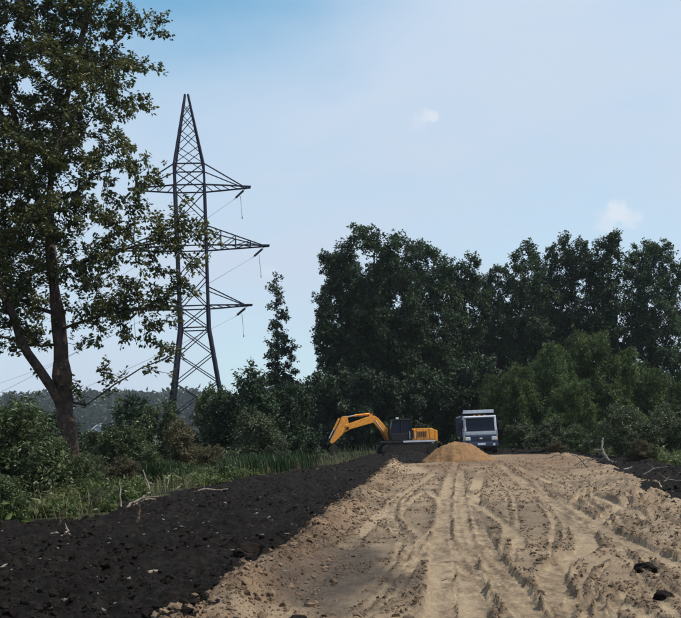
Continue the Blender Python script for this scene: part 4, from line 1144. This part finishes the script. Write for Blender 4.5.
# tall grass in front of the big bush
g = np.array([gnd(205, 482)[:2], gnd(335, 465)[:2]])
t = rng.uniform(.02, .97, 13000); off = rng.uniform(0, 1, 13000) ** .8 * 8
y = g[0, 1] + (g[1, 1] - g[0, 1]) * t; x = ep(SOIL_L, y) - .25 - off * .45; 
k = fbm(x * .6, y * .4, 3, 80) > -.35
blades('tall_grass', x[k], y[k], rng.uniform(.5, 1.15, k.sum()) * (.6 + .5 * vnoise(x[k] * .5, y[k] * .3, 81)), M['grass'], 'tall bright green grass before the big bush', rng, .018)
# rough verge along the dark soil and meadow behind
x, y = scatter(30000, 12, 95); sd, so = zones(x, y); k = ~sd & ~so
blades('verge_grass', x[k], y[k], rng.uniform(.12, .55, k.sum()) * (.5 + vnoise(x[k] * .4, y[k] * .3, 82)) * (1 + y[k] / 120), M['verge'], 'rough low grass round the clearing', rng, .016, .8)
# dry stalks standing in the verge
yy = rng.uniform(18, 56, 2600); xx = ep(SOIL_L, yy) - np.abs(rng.normal(0, 1.8, 2600)); k = fbm(xx * .6, yy * .4, 3, 85) > -.05
yr = rng.uniform(26, 60, 500); xr = ep(SOIL_R, yr) + np.abs(rng.normal(0, 1.5, 500))
xx = np.concatenate([xx[k], xr]); yy = np.concatenate([yy[k], yr])
blades('dry_stalks', xx, yy, rng.uniform(.25, .95, len(xx)), M['straw'], 'dry straw coloured stalks along the edge of the soil', rng, .0045, 1.1)
# weeds with broad leaves at the edge of the soil on the left
def weeds():
    pts = []
    yy = rng.uniform(17, 30, 1500); xx = ep(SOIL_L, yy) - np.abs(rng.normal(0, 1.5, 1500)) + .15
    k = fbm(xx * .9, yy * .8, 3, 90) > -.02
    yy2 = rng.uniform(24, 46, 700); xx2 = ep(SOIL_L, yy2) - np.abs(rng.normal(0, .9, 700)); k2 = fbm(xx2 * .7, yy2 * .5, 3, 91) > .05; xx2, yy2 = xx2[k2], yy2[k2]
    yy3 = rng.uniform(26, 52, 500); xx3 = ep(SOIL_R, yy3) + np.abs(rng.normal(0, 1.2, 500))
    xx = np.concatenate([xx[k], xx2, xx3]); yy = np.concatenate([yy[k], yy2, yy3]); z = terrain(xx, yy)[0]
    n = len(xx); big = np.clip(rng.lognormal(-.25, .45, n), .35, 2.2); hh = rng.uniform(.08, .32, n) * (1 + 1.6 * vnoise(xx * .8, yy * .6, 92))
    m = 16
    t = rng.uniform(.1, 1, (n, m)); 
    c = np.stack([xx[:, None] + rng.normal(0, .07, (n, m)), yy[:, None] + rng.normal(0, .07, (n, m)), z[:, None] + t * hh[:, None]], -1).reshape(-1, 3)
    me = leaves('broadleaf_weeds', c, np.repeat(.15 * big, m), np.repeat(.07 * big, m), rng, droop=.15, flat=.5, tint=np.repeat(np.clip(rng.beta(2, 2, n), 0, 1), m) * .7 + .3 * rng.uniform(0, 1, n * m))
    tag(link('broadleaf_weeds', me, M['weed']), 'bright broad leaved weeds along the edge of the dark soil', 'weeds', kind='stuff')
weeds()

# ------------------------------------------------------------------ fallen sticks, stump, single clods
def stick(name, pix, label, r0=.035, material='deadwood', lift=None, group='fallen branches on the soil', side=None, cat='branch'):
    """pix: picture points with a height above the ground; the branch lies at the depth of its first point"""
    base = gnd(*pix[0][:2]); D = base[1]
    P = []
    for i, (px, py) in enumerate(pix):
        q = at(px, py, D + (0.12 * i)); P.append(q)
    P = np.array(P); gz = ground_z(P[0][0], P[0][1])
    P[:, 2] += gz - P[0][2] - .03
    for i in range(len(P)): P[i][2] = max(P[i][2], ground_z(P[i][0], P[i][1]) + r0 * .3) if i else P[i][2]
    n = 5; Q = []
    for i in range(len(P) - 1):
        for j in range(n): Q.append(P[i] + (P[i + 1] - P[i]) * j / n + (rng.normal(0, .012, 3) if (i or j) else 0))
    Q.append(P[-1]); Q = np.array(Q); R = np.linspace(r0, r0 * .35, len(Q))
    par = list(range(-1, len(Q) - 1)); QQ = list(Q); RR = list(R)
    for s in (side or []):
        i = int(s[0] * (len(Q) - 1)); prev = i
        d = np.array(s[1:], float)
        for j in range(1, 4): QQ.append(Q[i] + d * j / 3); RR.append(R[i] * .6 * (1 - .2 * j)); par.append(prev); prev = len(QQ) - 1
    QQ = np.array(QQ); par = np.array(par); V, F = tubes(QQ, par, np.array(RR), 7)
    o = link(name, np_mesh(name, V, F, smooth=True), M[material]); tag(o, label, cat, group)
stick('fallen_branch', [(121, 508), (120, 478)], 'thin upright stick poking from the weeds below the forked tree', .03)
stick('fallen_branch', [(126, 508), (140, 499), (150, 492), (143, 470)], 'bent pale branch with upright tip at the edge of the dark soil', .045, side=[(.45, .5, .1, .02)])
stick('fallen_branch', [(134, 507), (146, 501), (156, 501)], 'short pale stick lying just below the bent branch', .04)
stick('fallen_branch', [(128, 488), (150, 487), (170, 489)], 'long pale stick lying level behind the bent branch', .045)
stick('fallen_branch', [(166, 489), (171, 472)], 'short upright broken stick right of the bent branch', .035)
stick('fallen_branch', [(176, 489), (182, 482)], 'stubby pale stick leaning right beside the broken upright', .05)
stick('fallen_branch', [(186, 492), (205, 490), (228, 486)], 'low pale stick along the far edge of the dark soil', .045)
stick('fallen_branch', [(58, 524), (66, 506)], 'dark thin root sticking up from the soil at the left', .03, 'bark')
stick('fallen_branch', [(62, 534), (68, 529), (66, 525)], 'short pale forked root piece on the dark soil at the left', .04, side=[(.5, -.1, .1, .15)])
stick('fallen_branch', [(16, 552), (26, 557)], 'small pale stick on the dark soil near the left edge', .022)
stick('fallen_branch', [(148, 568), (158, 575)], 'pale splinter of wood in the middle of the dark soil', .035)
stick('fallen_branch', [(137, 523), (140, 510), (138, 502)], 'dark tangled root standing at the upper edge of the dark soil', .04, 'bark', side=[(.5, .35, .1, .2), (.7, -.3, 0, .2)])
stick('fallen_branch', [(232, 554), (243, 545), (252, 543)], 'dark tangled root beside the sand berm', .035, 'bark', side=[(.3, .2, .1, .15), (.6, .15, -.1, .12), (.8, -.2, .1, .1)])
stick('fallen_branch', [(532, 592), (545, 593)], 'thin dark stick lying on the sand track', .018, 'bark', group='sticks on the sand')
stick('fallen_branch', [(356, 566), (372, 563), (386, 564)], 'dark thin root lying across the grey stained sand', .018, 'bark', group='sticks on the sand')
stick('fallen_branch', [(432, 578), (446, 574)], 'thin dark twig across the smooth wheel track', .014, 'bark', group='sticks on the sand')
stick('fallen_branch', [(622, 470), (632, 466)], 'pale stick on the dark soil right of the broken stump', .06, 'palewood')
stick('broken_stump', [(610, 463), (604, 455), (602, 447), (603, 438)], 'pale broken forked stump at the right edge of the dug soil', .10, 'palewood', side=[(.3, -.45, .1, -.35), (.55, -.4, .1, .05), (.12, .35, -.1, -.05)], group=None, cat='stump')
stick('fallen_branch', [(660, 455), (652, 446)], 'pale stick poking from the shiny leaved bush at the right', .07, 'palewood')
for i, (pts, lab) in enumerate((([(572, 466), (584, 459), (598, 458)], 'grey cut branch lying at the far right edge of the sand'), ([(588, 470), (580, 460), (571, 456)], 'forked grey branch left of the pale broken stump'),
                                ([(640, 476), (655, 468), (668, 466)], 'grey cut branch on the dark soil near the right edge'), ([(655, 484), (668, 480), (681, 481)], 'low grey branch on the dark soil cut by the right edge'),
                                ([(545, 460), (556, 456), (566, 457)], 'thin grey brushwood behind the far edge of the sand'))):
    stick('fallen_branch', pts, lab, .032, 'bark_dead', side=[(.3, .25, .2, .14), (.5, -.2, .2, .2), (.7, .2, -.1, .22)], group='cut brush on the right')
def clod(px, py, size, material, label, squash=.6):
    g_ = gnd(px, py); bm = bmesh.new(); bmesh.ops.create_icosphere(bm, subdivisions=3, radius=size)
    for v in bm.verts:
        c = np.array(v.co) / size
        f = 1 + .5 * float(fbm(np.array([c[0] * 1.6 + px]), np.array([c[1] * 1.6 + c[2] * 1.3]), 4, 95)[0])
        v.co = v.co * f; v.co.z *= squash
    o = bm_obj('dirt_clod', bm, material, None, False)
    o.location = (g_[0], g_[1], ground_z(g_[0], g_[1]) + size * squash * .3)
    tag(o, label, 'clod', 'large single clods')
clod(645, 570, .13, M['clod_dark'], 'large dark clod lying alone on the sand at the right')
clod(664, 598, .10, M['clod_dark'], 'dark clod on the sand at the lower right edge')
clod(297, 622, .10, M['clod_dark'], 'dark clod on the sand at the bottom beside the berm')
clod(247, 548, .2, M['clod_dark'], 'big dark clod at the top of the sand berm')

# ------------------------------------------------------------------ the air
def haze():
    bm = bmesh.new(); add_box(bm, (0, 600, 38.5), (2600, 1500, 81))
    m = bpy.data.materials.new('haze_air'); m.use_nodes = True; t = m.node_tree
    t.nodes.remove(t.nodes['Principled BSDF'])
    v = t.nodes.new('ShaderNodeVolumePrincipled'); v.inputs['Color'].default_value = (.78, .87, 1, 1); v.inputs['Density'].default_value = .00014; v.inputs['Anisotropy'].default_value = .3
    t.links.new(v.outputs[0], t.nodes['Material Output'].inputs['Volume'])
    o = bm_obj('haze', bm, m); o['kind'] = 'stuff'; o['label'] = 'thin bluish haze over the far trees'
haze()
